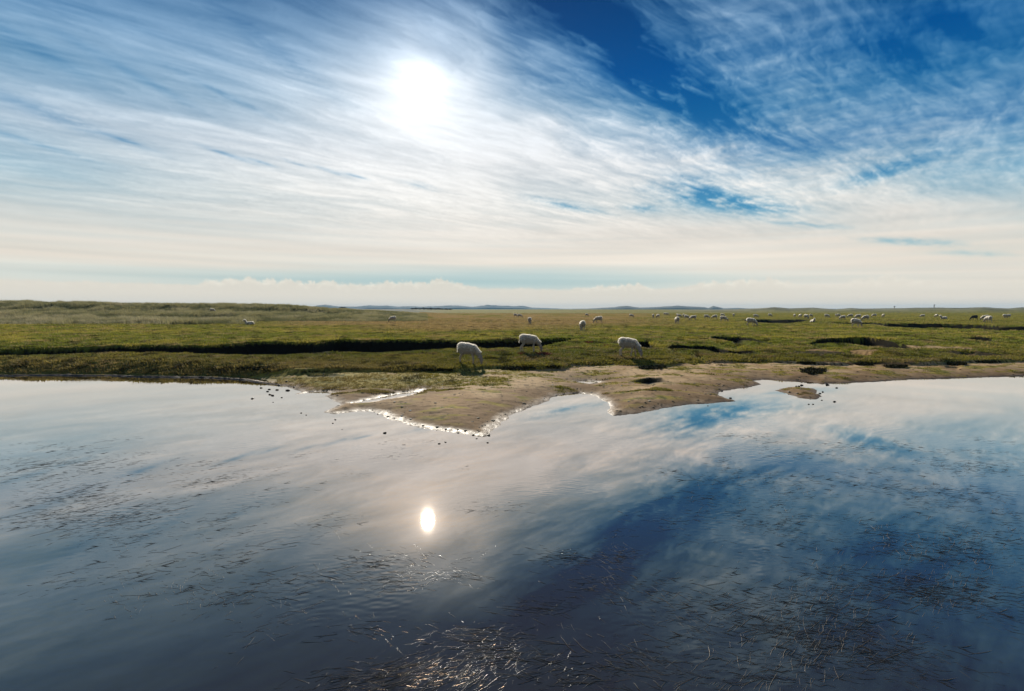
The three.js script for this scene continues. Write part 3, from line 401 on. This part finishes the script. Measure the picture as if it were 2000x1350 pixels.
// ------------------------------------------------------------------ clods and stones by the shore
{
  const clodMat = new THREE.MeshStandardMaterial({ name: 'wet peat', color: new THREE.Color().setRGB(0.02, 0.017, 0.01), roughness: 0.6 });
  const shapes = [1, 2, 3, 4].map((k) => { const g = mergeVertices(new THREE.BufferGeometry().setAttribute('position', new THREE.IcosahedronGeometry(1, 3).attributes.position)), p = g.attributes.position; for (let i = 0; i < p.count; i++) { const x = p.getX(i), y = p.getY(i), z = p.getZ(i), f = 1 + 0.55 * fbm(x * 1.3 + k * 7 + z, y * 1.3 + z * 1.7 + k, 3) * 2; p.setXYZ(i, x * f, y * f * 0.62, z * f * 0.85); } g.computeVertexNormals(); return g; });
  const spots = { 'dark clod of turf in the shallows off the left bank': ['turf clods off the left bank', [[493, 779, 5], [522, 765, 4], [527, 771, 5], [545, 753, 6], [532, 773, 5], [526, 761, 4], [560, 746, 5], [562, 763, 6], [541, 762, 5], [533, 786, 2], [550, 777, 3], [510, 758, 4], [575, 757, 4]]],
    'small dark clod along the wet sandbank edge': ['clods by the sandbank edge', [[655, 820, 4], [650, 827, 3], [738, 809, 3], [588, 807, 3], [598, 811, 3], [668, 839, 2], [752, 846, 6], [858, 867, 4], [870, 864, 4], [924, 850, 4], [931, 857, 3], [955, 850, 5], [952, 865, 4]]],
    'small dark clod round the sand islet': ['clods round the sand islet', [[1410, 764, 4], [1427, 778, 4], [1383, 793, 2], [1560, 755, 5], [1566, 753, 5], [1601, 769, 4], [1607, 766, 4], [1630, 785, 5], [1580, 790, 3], [1588, 790, 3], [1605, 782, 3], [1616, 752, 6], [1634, 758, 4], [1555, 755, 4], [1541, 766, 4], [1558, 769, 4]]] };
  let k = 0; const r = rng(3), ORD = ['leftmost', 'second from left', 'third from left', 'fourth from left', 'fifth from left', 'sixth from left', 'seventh from left', 'eighth from left', 'eighth from right', 'seventh from right', 'sixth from right', 'fifth from right', 'fourth from right', 'third from right', 'second from right', 'rightmost'];
  const ordinal = (i, n) => i < 8 && i < n - 1 && (n > 16 ? true : i < n / 2) ? ORD[i] : ORD[16 - (n - i)];
  for (const [label, [group, list]] of Object.entries(spots)) for (const [X, Y, w] of list.sort((p, q) => p[0] - q[0])) {
    const v = ray(X, Y), q = hit(X, Y), wet = shoreDistance(q.x, -q.z) < 0, [x, d] = wet ? at(X, Y, 0) : [q.x, -q.z], y = wet ? 0 : q.y, s = w * 0.5 * d / FOC; const m = add('peat_clod', shapes[k++ % 4], clodMat, label + ', ' + ordinal(list.findIndex((q) => q[0] === X && q[1] === Y), list.length), 'clod'); m.userData.group = group; m.position.set(x, y + s * 0.15, -d); m.rotation.y = r() * 6.28; m.scale.set(s * 1.2, s, s);
  }
}

{ // bits of dry wrack, shell and turf strewn over the sand
  const r = rng(88), dark = [], g = mergeVertices(new THREE.BufferGeometry().setAttribute('position', new THREE.IcosahedronGeometry(1, 1).attributes.position)), p = g.attributes.position;
  for (let i = 0; i < p.count; i++) p.setXYZ(i, p.getX(i) * (0.7 + 0.6 * r()), p.getY(i) * 0.5, p.getZ(i) * (0.7 + 0.6 * r())); g.computeVertexNormals();
  while (dark.length < 1300) {
    const px = 560 + 1440 * r(), py = 706 + 150 * Math.pow(r(), 1.6), [x, d] = at(px, py, 0.15), h = land(x, d); if (info.sd < 0.02 || info.turf > 0.4) continue;
    const n = fbm(x * 1.2 + 4, d * 1.6, 4), strip = Math.exp(-Math.pow((info.sd - 0.2) / 0.14, 2)); if (r() > 0.1 + 0.25 * strip + smooth(0.1, 0.3, n)) continue;
    const s = (0.006 + 0.02 * Math.pow(r(), 4)), c = r() < 0.85 ? mix3([0.02, 0.017, 0.01], [0.1, 0.08, 0.03], r()) : [0.5, 0.46, 0.38]; dark.push([x, h + s * 0.2, -d, r() * 6.28, s * 1.5, s, c]);
  }
  scatter('wrack', g, new THREE.MeshStandardMaterial({ name: 'wrack', color: 0xffffff, roughness: 0.8 }), dark, 'dark specks of wrack and shell strewn over the sandbank', 'wrack');
}

// ------------------------------------------------------------------ red glasswort on the turf
{
  const tus = new THREE.MeshPhysicalMaterial({ name: 'dark rushes', color: new THREE.Color().setRGB(0.045, 0.042, 0.018), roughness: 0.9, specularIntensity: 0.1, side: THREE.DoubleSide });
  for (const [X, Y, rx, ry, n, hh, label] of [[1588, 725, 32, 8, 1100, 0.06, 'large dark tussock of rushes on the sand above the islet'], [1576, 710, 24, 3, 400, 0.07, 'dark tussock at the turf edge above the large dark tussock'], [1690, 712, 26, 3, 600, 0.09, 'dark grassy tuft on the sand right of the large dark tussock'], [1750, 717, 30, 3, 700, 0.09, 'long dark grassy tuft on the right-hand sand'], [1870, 712, 26, 3.5, 600, 0.1, 'dark grassy tuft on the sand at the far right'], [1930, 708, 30, 2.5, 500, 0.08, 'thin dark grassy strip on the sand at the far right'], [1272, 719, 38, 4, 900, 0.07, 'black rushes filling the hollow in the sand'], [1010, 721, 46, 3.5, 900, 0.09, 'dark mat of weed at the turf edge below the middle sheep'], [1080, 718, 18, 3, 400, 0.08, 'small dark mat of weed at the turf edge right of the long mat'], [842, 724, 50, 2.5, 700, 0.08, 'dark rim of weed at the turf edge left of the nearest sheep'], [500, 722, 48, 4, 1000, 0.1, 'dark tussocky rim of turf above the clods at the left']]) {
    const c = hit(X, Y), l = [], t = new THREE.Group(), r = rng(X); t.name = numbered('tussock'); t.position.copy(c); scene.add(t); tag(t, label, 'tussock', 'dark tussocks along the sand and turf edge');
    for (let i = 0; i < n; i++) { const a = r() * 6.28, q = Math.sqrt(r()) * (0.75 + 0.4 * noise(a * 1.5, X) + 0.2 * noise(a * 5, Y)), p = hit(X + Math.cos(a) * q * rx, Y + Math.sin(a) * q * ry, Math.hypot(c.x, c.y, c.z) * 0.86, 1.012), m = []; blade(m, 0, 0, hh * (0.4 + 0.8 * r()), 0.06, r() * 6.28, 0.018); for (let j = 0; j < m.length; j += 3) l.push(m[j] + p.x - c.x, m[j + 1] + p.y - c.y, m[j + 2] + p.z - c.z); }
    const g = new THREE.BufferGeometry(); g.setAttribute('position', new THREE.Float32BufferAttribute(l, 3)); g.computeVertexNormals(); const m = new THREE.Mesh(g, tus); m.name = 'blades'; m.userData.kind = 'stuff'; m.castShadow = m.receiveShadow = true; t.add(m);
  }
  const stems = new THREE.MeshPhysicalMaterial({ name: 'red glasswort', color: new THREE.Color().setRGB(0.2, 0.035, 0.02), roughness: 0.7, transmission: 0.3, thickness: 0, side: THREE.DoubleSide }), r = rng(55);
  for (const [X, Y, rx, ry, n, label] of [[1062, 693, 26, 4.5, 520, 'patch of dark red glasswort below the middle grazing sheep'], [1018, 692, 14, 2.5, 160, 'small reddish glasswort tuft at the hooves of the middle grazing sheep'], [1150, 670, 13, 2.5, 260, 'patch of red glasswort by the end of the dark creek'], [1186, 676, 12, 2, 120, 'thin reddish glasswort patch left of the right-hand grazing sheep']]) {
    const c = hit(X, Y), l = [], t = new THREE.Group(); t.name = numbered('glasswort_patch'); t.position.copy(c); scene.add(t); tag(t, label, 'glasswort', 'patches of red glasswort');
    for (let i = 0; i < n; i++) { const a = r() * 6.28, q = Math.sqrt(r()) * (0.6 + 0.4 * noise(a * 1.5, X)), p = hit(X + Math.cos(a) * q * rx, Y + Math.sin(a) * q * ry, Math.hypot(c.x, c.y, c.z) * 0.86, 1.012), m = []; const h = 0.05 + 0.07 * r(); blade(m, 0, 0, h, 0.04, r() * 6.28, 0.012); for (let j = 0; j < m.length; j += 3) l.push(m[j] + p.x - c.x, m[j + 1] + p.y - c.y, m[j + 2] + p.z - c.z); }
    const g = new THREE.BufferGeometry(); g.setAttribute('position', new THREE.Float32BufferAttribute(l, 3)); g.computeVertexNormals(); const m = new THREE.Mesh(g, stems); m.name = 'stems'; m.userData.kind = 'stuff'; m.castShadow = m.receiveShadow = true; t.add(m);
  }
}

// ------------------------------------------------------------------ shrubs and posts on the skyline
{
  const r = rng(71), leaf = new THREE.MeshPhysicalMaterial({ name: 'dark scrub leaves', color: new THREE.Color().setRGB(0.03, 0.035, 0.022), roughness: 0.9, side: THREE.DoubleSide }), bark = new THREE.MeshStandardMaterial({ name: 'bark', color: new THREE.Color().setRGB(0.05, 0.04, 0.03), roughness: 1 });
  const crown = (seed) => { const q = rng(seed), l = []; for (let i = 0; i < 420; i++) { const a = q() * 6.28, u = Math.pow(q(), 0.6), h = q(), w = Math.sin(Math.PI * (0.15 + 0.8 * h)) * u, x = Math.cos(a) * w * 1.1, z = Math.sin(a) * w * 1.1, y = 0.2 + 0.8 * h + 0.15 * noise(x * 3, z * 3 + seed); for (let k = 0; k < 3; k++) l.push(x + (q() - 0.5) * 0.3, y + (q() - 0.5) * 0.22, z + (q() - 0.5) * 0.3); } const g = new THREE.BufferGeometry(); g.setAttribute('position', new THREE.Float32BufferAttribute(l, 3)); g.computeVertexNormals(); return g; };
  const crowns = [crown(1), crown(2), crown(3)], stem = new THREE.CylinderGeometry(0.04, 0.07, 0.5, 7).translate(0, 0.22, 0);
  for (const [X, s] of [[806, 1], [813, 1.2], [820, 1], [828, 1.3], [835, 1.1], [842, 1.4], [850, 1.1], [857, 1.3], [864, 1], [872, 1.1], [880, .9], [668, 1.2], [674, 1]]) {
    const d = 330 + 20 * r(), x = bearing(X) * d, g = new THREE.Group(); g.name = numbered('shrub'); g.position.set(x, land(x, d) - 0.05, -d); g.scale.set(s * 1.5, s, s * 1.2); scene.add(g); tag(g, X < 700 ? (X < 670 ? 'left' : 'right') + ' one of two small dark shrubs at the end of the dune' : 'low dark shrub on the skyline, ' + ['first', 'second', 'third', 'fourth', 'fifth', 'sixth', 'seventh', 'eighth', 'ninth', 'tenth', 'last'][[806, 813, 820, 828, 835, 842, 850, 857, 864, 872, 880].indexOf(X)] + ' of the row from the left', 'shrub', X < 700 ? 'two shrubs at the end of the dune' : 'row of dark shrubs on the skyline');
    const c = new THREE.Mesh(crowns[Math.floor(r() * 3)], leaf), t = new THREE.Mesh(stem, bark); c.name = 'crown'; t.name = 'trunk'; c.castShadow = t.castShadow = true; g.add(c, t);
  }
  const wood = new THREE.MeshStandardMaterial({ name: 'weathered wood', color: new THREE.Color().setRGB(0.06, 0.05, 0.04), roughness: 0.9 });
  for (const [X, h, label] of [[1745, 1.5, 'short post on the dune skyline at the right, the fainter of two'], [1822.5, 2.1, 'taller post with a cross-piece on the dune skyline at the far right']]) {
    const d = 332, x = bearing(X) * d, g = new THREE.Group(); g.name = numbered('marker_post'); g.position.set(x, land(x, d) - 0.1, -d); scene.add(g); tag(g, label, 'post');
    const p = new THREE.Mesh(new THREE.CylinderGeometry(0.16, 0.2, h, 10).translate(0, h / 2, 0), wood), b = new THREE.Mesh(new THREE.BoxGeometry(1.1, 0.3, 0.12).translate(0, h - 0.3, 0.16), wood); p.name = 'post'; b.name = 'crosspiece'; g.add(p, b);
  }
}

// ------------------------------------------------------------------ sheep
const V = (x, y, z = 0) => [x, y, z];
function bones(pose, o = {}) {          // capsules: [from, to, radius, radius, sort]
  const B = [], drop = pose === 'lying' ? 0.3 : 0;
  const T = (a) => [a[0], a[1] - drop, a[2]];
  B.push([T(V(-0.29, 0.57)), T(V(-0.02, 0.535)), 0.15, 0.158, 'wool'], [T(V(-0.02, 0.535)), T(V(0.24, 0.52)), 0.158, 0.138, 'wool'], [T(V(-0.08, 0.47)), T(V(0.1, 0.47)), 0.125, 0.12, 'wool']);
  B.push([T(V(-0.42, 0.62)), T(V(-0.465, o.tail ?? 0.4)), 0.03, 0.018, 'wool']);
  if (pose === 'lying') {
    B.push([V(0.3, 0.26), V(0.45, 0.52), 0.115, 0.08, 'wool'], [V(0.45, 0.53), V(0.5, 0.56), 0.078, 0.07, 'face'], [V(0.5, 0.555), V(0.62, 0.49), 0.064, 0.04, 'face']);
    for (const s of [-1, 1]) B.push([V(0.22, 0.14, s * 0.13), V(0.36, 0.05, s * 0.13), 0.06, 0.034, 'leg'], [V(0.36, 0.05, s * 0.13), V(0.22, 0.035, s * 0.16), 0.032, 0.024, 'leg'], [V(-0.24, 0.16, s * 0.16), V(-0.08, 0.09, s * 0.23), 0.12, 0.06, 'wool'], [V(-0.08, 0.07, s * 0.23), V(-0.28, 0.035, s * 0.24), 0.04, 0.027, 'leg'], [V(-0.28, 0.035, s * 0.24), V(-0.12, 0.03, s * 0.25), 0.028, 0.024, 'leg']);
    return { B, ears: [V(0.44, 0.58, 0.065), 0.25], eye: V(0.545, 0.575, 0.052), hoof: 0 };
  }
  const z = o.side ?? 0, f = o.fore ?? 0, r = o.rear ?? 0, lo = o.low ?? 0;
  const nk = V(0.5, 0.37 - lo, z * 0.45), hd = V(0.585, 0.245 - lo, z * 0.8), mz = V(0.62, 0.07 - lo * 0.4, z);
  B.push([V(0.29, 0.51), nk, 0.118, 0.082, 'wool'], [nk, hd, 0.08, 0.064, 'wool'], [hd, V((hd[0] + mz[0]) / 2 + 0.015, (hd[1] + mz[1]) / 2, (hd[2] + mz[2]) / 2), 0.068, 0.055, 'face'], [V((hd[0] + mz[0]) / 2 + 0.015, (hd[1] + mz[1]) / 2, (hd[2] + mz[2]) / 2), mz, 0.054, 0.034, 'face']);
  for (const s of [-1, 1]) {
    const q = s * f, p = s * r;
    B.push([V(0.24, 0.46, s * 0.085), V(0.23 + q * 0.4, 0.34, s * 0.085), 0.078, 0.042, 'wool'], [V(0.23 + q * 0.4, 0.34, s * 0.085), V(0.245 + q * 0.8, 0.18, s * 0.085), 0.037, 0.029, 'leg'], [V(0.245 + q * 0.8, 0.17, s * 0.09), V(0.235 + q, 0.05, s * 0.09), 0.029, 0.023, 'leg'], [V(0.235 + q, 0.05, s * 0.09), V(0.26 + q, 0.016, s * 0.09), 0.026, 0.027, 'hoof']);
    B.push([V(-0.3, 0.5, s * 0.085), V(-0.24 + p * 0.3, 0.38, s * 0.09), 0.108, 0.064, 'wool'], [V(-0.24 + p * 0.3, 0.38, s * 0.09), V(-0.37 + p * 0.8, 0.23, s * 0.085), 0.052, 0.03, 'leg'], [V(-0.37 + p * 0.8, 0.23, s * 0.085), V(-0.345 + p, 0.05, s * 0.09), 0.032, 0.024, 'leg'], [V(-0.345 + p, 0.05, s * 0.095), V(-0.315 + p, 0.016, s * 0.095), 0.026, 0.028, 'hoof']);
  }
  return { B, ears: [V(hd[0] - 0.03, hd[1] + 0.025, 0), 0, z * 0.8], eye: V(hd[0] + 0.045, hd[1] - 0.06, 0.05), eyeZ: z * 0.86 };
}
const woolMat = new THREE.MeshPhysicalMaterial({ name: 'wool', vertexColors: true, roughness: 1, specularIntensity: 0.2, sheen: 1, sheenColor: new THREE.Color().setRGB(0.9, 0.85, 0.75), sheenRoughness: 0.6 });
const rimFuzzMat = new THREE.MeshPhysicalMaterial({ name: 'sunlit wool fringe', color: new THREE.Color().setRGB(0.96, 0.92, 0.84), roughness: 1, specularIntensity: 0.1, transmission: 0.7, thickness: 0, side: THREE.DoubleSide });  // near-white upper fringe stands in for the sunlit rim; body wool kept darker
function fleeceGeometry(body) { const r = rng(8), p = body.attributes.position, n = body.attributes.normal, w = body.attributes.wool, l = []; for (let i = 0; i < p.count; i++) { if (!w.getX(i) || r() > 0.95 * smooth(-0.05, 0.35, n.getY(i))) continue; const x = p.getX(i), y = p.getY(i), z = p.getZ(i), a = r() * 6.28, L = 0.016 + 0.024 * r() + 0.016 * smooth(0, 0.5, n.getY(i)), ux = Math.cos(a) * 0.009, uy = Math.sin(a) * 0.009, uz = Math.sin(a * 2) * 0.009; l.push(x - ux, y - uy, z - uz, x + ux, y + uy, z + uz, x + n.getX(i) * L + (r() - 0.5) * 0.02, y + n.getY(i) * L - 0.004, z + n.getZ(i) * L + (r() - 0.5) * 0.02); } const g = new THREE.BufferGeometry(); g.setAttribute('position', new THREE.Float32BufferAttribute(l, 3)); g.computeVertexNormals(); return g; }
const blackWool = new THREE.MeshPhysicalMaterial({ name: 'black wool', color: new THREE.Color().setRGB(0.02, 0.018, 0.016), roughness: 1 });
const earMat = new THREE.MeshPhysicalMaterial({ name: 'ear', color: new THREE.Color().setRGB(0.62, 0.46, 0.38), roughness: 0.9, transmission: 0.35, thickness: 0, side: THREE.DoubleSide }), eyeMat = new THREE.MeshStandardMaterial({ name: 'eye', color: 0x0a0806, roughness: 0.2 });
function bodyGeometry(pose, o) {
  const { B } = bones(pose, o), RES = o?.res ?? 112, mc = new MarchingCubes(RES, woolMat, false, false, 90000), half = 0.72, cx = 0.08, cy = 0.36;
  const pre = B.map(([a, b, ra, rb, sort]) => { const d = [b[0] - a[0], b[1] - a[1], b[2] - a[2]]; return { a, d, q: d[0] ** 2 + d[1] ** 2 + d[2] ** 2 || 1e-6, ra, rb, sort, k: sort === 'wool' ? 0.045 : sort === 'face' ? 0.035 : 0.022 }; });
  const sd = (p, x, y, z) => { const ux = x - p.a[0], uy = y - p.a[1], uz = z - p.a[2], t = clamp((ux * p.d[0] + uy * p.d[1] + uz * p.d[2]) / p.q), vx = ux - p.d[0] * t, vy = uy - p.d[1] * t, vz = uz - p.d[2] * t; return Math.sqrt(vx * vx + vy * vy + vz * vz) - lerp(p.ra, p.rb, t); };
  const field = (x, y, z) => { let m = 1; for (const p of pre) { const d = sd(p, x, y, z); if (d > m + 0.1) continue; const h = clamp(0.5 + 0.5 * (m - d) / p.k); m = lerp(m, d, h) - p.k * h * (1 - h); } return m; };
  for (let k = 0; k < RES; k++) for (let j = 0; j < RES; j++) for (let i = 0; i < RES; i++) { const x = (i / (RES / 2) - 1) * half + cx, y = (j / (RES / 2) - 1) * half + cy, z = (k / (RES / 2) - 1) * half; mc.field[i + j * RES + k * RES * RES] = Math.abs(z) > 0.36 || y > 0.8 || y < -0.03 ? -1 : -field(x, y, z); }
  mc.isolation = 0; mc.update();
  const n = mc.count, raw = new THREE.BufferGeometry(); raw.setAttribute('position', new THREE.BufferAttribute(mc.positionArray.slice(0, n * 3), 3));
  const g = mergeVertices(raw, 1e-5), p = g.attributes.position, col = new Float32Array(p.count * 3), woolly = new Float32Array(p.count);
  for (let i = 0; i < p.count; i++) p.setXYZ(i, p.getX(i) * half + cx, p.getY(i) * half + cy, p.getZ(i) * half);
  g.computeVertexNormals();
  { const a = p.array, ix = g.index.array; let vol = 0; for (let i = 0; i < ix.length; i += 3) { const [A, Bq, Cq] = [ix[i] * 3, ix[i + 1] * 3, ix[i + 2] * 3]; vol += a[A] * (a[Bq + 1] * a[Cq + 2] - a[Bq + 2] * a[Cq + 1]) - a[A + 1] * (a[Bq] * a[Cq + 2] - a[Bq + 2] * a[Cq]) + a[A + 2] * (a[Bq] * a[Cq + 1] - a[Bq + 1] * a[Cq]); } if (vol < 0) { for (let i = 0; i < ix.length; i += 3) { const s = ix[i]; ix[i] = ix[i + 1]; ix[i + 1] = s; } g.computeVertexNormals(); } }
  const N = g.attributes.normal;
  for (let i = 0; i < p.count; i++) {
    const x = p.getX(i), y = p.getY(i), z = p.getZ(i); let best = 1e9, sort = 'wool'; for (const q of pre) { const d = sd(q, x, y, z); if (d < best) { best = d; sort = q.sort; } }
    const curl = fbm(x * 16 + z * 9, y * 17 + z * 13, 3);
    if (sort === 'wool') { const k = 0.009 * curl + 0.005 * noise(x * 42 + z * 30, y * 42 - z * 20); p.setXYZ(i, x + N.getX(i) * k, y + N.getY(i) * k, z + N.getZ(i) * k); }
    woolly[i] = sort === 'wool' && y > 0.4 || (pose === 'lying' && y > 0.15) ? 1 : 0;
    const lowTone = clamp(0.5 + curl) * (0.3 + 0.7 * smooth(0.55, 0.3, y));  // wool mottled, darker towards the belly
    col.set(sort === 'wool' ? mix3([0.29, 0.255, 0.21], [0.18, 0.15, 0.115], lowTone * 0.6) : sort === 'face' ? [0.24, 0.2, 0.17] : sort === 'leg' ? [0.36, 0.3, 0.23] : [0.05, 0.04, 0.03], i * 3);
  }
  g.computeVertexNormals(); g.setAttribute('color', new THREE.BufferAttribute(col, 3)); g.setAttribute('wool', new THREE.BufferAttribute(woolly, 1)); return g;
}
function makeSheep(pose, o, material = woolMat) {
  const t = new THREE.Group(), k = bones(pose, o), put = (name, g, m, x, y, z) => { const c = new THREE.Mesh(g, m); c.name = name; c.position.set(x, y, z); c.castShadow = c.receiveShadow = true; t.add(c); return c; };
  put('body', o.body ?? (o.body = bodyGeometry(pose, o)), material, 0, 0, 0);
  if (material !== blackWool) put('rim_fleece', fleeceGeometry(o.body), rimFuzzMat, 0, 0, 0);
  const ear = new THREE.SphereGeometry(1, 12, 8).scale(0.022, 0.009, 0.06), eg = new THREE.SphereGeometry(0.011, 10, 8), [e, up, ez = 0] = [k.ears[0], k.ears[1], k.ears[2] ?? 0];
  for (const s of [-1, 1]) {
    const c = put('ear', ear, material === blackWool ? blackWool : earMat, e[0] - 0.01, e[1], ez + s * 0.115); c.rotation.set(s * (up ? -0.15 : 0.35), s * -0.45, 0);
    put('eye', eg, eyeMat, k.eye[0], k.eye[1], (k.eyeZ ?? 0) + s * k.eye[2]);
  }
  return t;
}
{
  const A = { side: 0.02, fore: 0.05, rear: 0.05 }, Bq = { side: -0.03, fore: -0.03, rear: -0.07, tail: 0.38 }, Cq = { side: 0.12, fore: -0.09, rear: 0.06, low: 0.02, tail: 0.52 }, L = {};
  const kinds = { a: makeSheep('graze', A), b: makeSheep('graze', Bq), c: makeSheep('graze', Cq), l: makeSheep('lying', L), k: makeSheep('graze', { ...A, tail: 0.4 }, blackWool) }, first = {};
  const flock = 'sheep grazing far out on the meadow';
  // [kind, x, y of the feet, heading (0 faces right, 90 away), size, label, group]
  const list = [
    ['a', 914, 712, -22, 1.06, 'white sheep grazing at the turf edge, leftmost and nearest of the three large ones'],
    ['b', 1033, 689, 8, 1.06, 'white sheep grazing beside the red plants, middle one of the three large ones'],
    ['c', 1227, 697, -24, 1.05, 'sheep with raised tail grazing above the dark hollow, rightmost of the three large ones'],
    ['l', 487, 636, 180, 1.1, 'white sheep lying in the grass with its head up, facing left'],
    ['b', 415, 615, 0, 1.0, 'white sheep half hidden in tall grass on the slope of the left dune'],
    ['a', 767, 630, 170, 1.05, 'lone sheep grazing on brown grass with its head down to the left'],
    ['a', 1007, 620, 20, 1, 'left sheep of the close pair far out above the middle large sheep'],
    ['b', 1015, 621, -10, 1, 'right sheep of the close pair far out above the middle large sheep'],
    ['b', 1035, 634, 80, 1.05, 'sheep seen from behind, grazing just below the distant close pair'],
    ['a', 1137, 648, 95, 1.1, 'white sheep seen from behind, standing alone just beyond the end of the creek'],
    ['b', 1169, 632, 172, 1.1, 'sheep facing left with lowered head, right of the one seen from behind'],
    ['a', 1146, 618.5, 10, 0.9, 'tiny far sheep above the one seen from behind'],
    ['b', 1233, 621.5, 0, 1, 'distant sheep facing right, above the rightmost large sheep'],
    ['a', 1276, 622, 70, 1, 'left of two narrow distant sheep seen end-on', ], ['b', 1285, 622, 110, 1, 'right of two narrow distant sheep seen end-on'],
    ['a', 1299, 616.6, 5, 1, 'left sheep of the tiny farthest pair near the foot of the hills'], ['b', 1303, 617, -5, 1, 'right sheep of the tiny farthest pair near the foot of the hills'],
    ['a', 1322, 634, 88, 1.1, 'sheep seen from behind, nearest of the cluster in the middle right'],
    ['b', 1323, 620, 60, 1, 'small sheep behind the nearest one of the cluster, left of its neighbour'], ['a', 1327, 621.5, 10, 1, 'small sheep behind the nearest one of the cluster, right of its neighbour'],
    ['b', 1335, 620.5, 75, 1, 'small narrow sheep in the middle of the distant cluster'],
    ['a', 1341, 625, 20, 1.05, 'sheep facing right in the middle of the distant cluster'],
    ['b', 1354, 627, 170, 1.05, 'sheep facing left at the right end of the distant cluster'],
    ['a', 1380, 623.5, -8, 1, 'sheep facing right, between the cluster and a left-facing one'],
    ['b', 1396, 624.5, 175, 1, 'sheep facing left, beside a larger right-facing sheep'],
    ['a', 1413, 629.5, -5, 1.05, 'larger right-facing sheep left of the long dark creek cut'],
    ['b', 1411, 619.5, 5, 1, 'tiny sheep far behind the larger right-facing sheep'],
    ['a', 1433, 619.5, 60, 1, 'tiny sheep alone, left of and beyond the long dark creek cut'],
    ['c', 1467, 638, -35, 1.1, 'white sheep standing against the left end of the long dark creek cut'],
    ['a', 1476, 622, 0, 1, 'small sheep beyond the left end of the long dark creek cut'],
    ['b', 1504, 620, 15, 1, 'small sheep beyond the middle of the long dark creek cut'],
    ['a', 1552, 620, 80, 0.9, 'leftmost tiny sheep beyond the right end of the creek cut'], ['b', 1563, 621.5, 85, 1, 'narrow sheep second from left beyond the right end of the creek cut'],
    ['a', 1575, 624, -80, 1.1, 'bright sheep seen end-on beyond the right end of the creek cut'], ['b', 1584, 620, 20, 0.9, 'tiny sheep right of the bright end-on one'],
    ['l', 1588, 630.5, -80, 1, 'sheep lying in the grass at the right end of the long dark creek cut'],
    ['b', 1615, 622, -5, 1.05, 'sheep facing right, alone between two clusters'],
    ['a', 1634, 619.5, 30, 0.9, 'left one of a tiny pair above the left-facing sheep'], ['b', 1638, 619.5, 0, 0.9, 'right one of a tiny pair above the left-facing sheep'],
    ['a', 1646, 626, 178, 1, 'left-facing sheep grazing behind the large one of the right half'],
    ['b', 1671.5, 640, 2, 1.1, 'large white sheep facing right in front of the long dark bank on the right'],
    ['a', 1661, 621.5, 160, 1, 'small sheep far behind the large one of the right half'], ['b', 1676, 623.5, 175, 1.05, 'sheep facing left, left neighbour of a bigger left-facing one'],
    ['a', 1691, 627.5, 178, 1.1, 'bigger left-facing sheep right of its smaller neighbour'],
    ['b', 1707.5, 620.5, 170, 1, 'small sheep beyond the bigger left-facing sheep'], ['a', 1725, 620.5, 80, 0.95, 'tiny bright sheep at the right of the cluster'],
    ['a', 1802, 621, 150, 0.9, 'tiny sheep alone beyond the dark bank, left of another tiny one'], ['b', 1829, 620.5, 85, 0.9, 'tiny narrow sheep left of the grey lying-looking one'],
    ['l', 1843, 624, 0, 1.2, 'grey-looking sheep resting low in the grass beyond the dark bank'],
    ['k', 1903, 626.5, 175, 1.1, 'black sheep among the white ones at the far right'],
    ['a', 1924, 627, 170, 1.1, 'white sheep just behind the rear-facing one at the far right'], ['b', 1930, 631.5, 85, 1.15, 'white sheep seen from behind at the far right, near the dark bank'],
    ['a', 1963, 622, 10, 1, 'small sheep at the far right, left of its neighbour'], ['b', 1969, 622, 170, 1, 'small sheep at the far right, right of its neighbour'],
  ];
  for (const [kind, X, Y, turn, size, label, group] of list) {
    const s = first[kind] ? kinds[kind].clone() : kinds[kind]; first[kind] = true; s.name = numbered('sheep'); scene.add(s);
    const p = hit(X, Y); s.position.copy(p).y += X === 415 ? 0.3 : -0.01; s.rotation.y = turn * D2R; s.scale.set(size * (kind === 'l' ? 1 : 0.93), size * (kind === 'l' ? 1 : 1.14), size); tag(s, label, 'sheep', group ?? (['a', 'b', 'c'].includes(kind) && Y > 680 ? 'three large sheep grazing on the near turf' : flock));
  }
}
renderer.render(scene, camera);
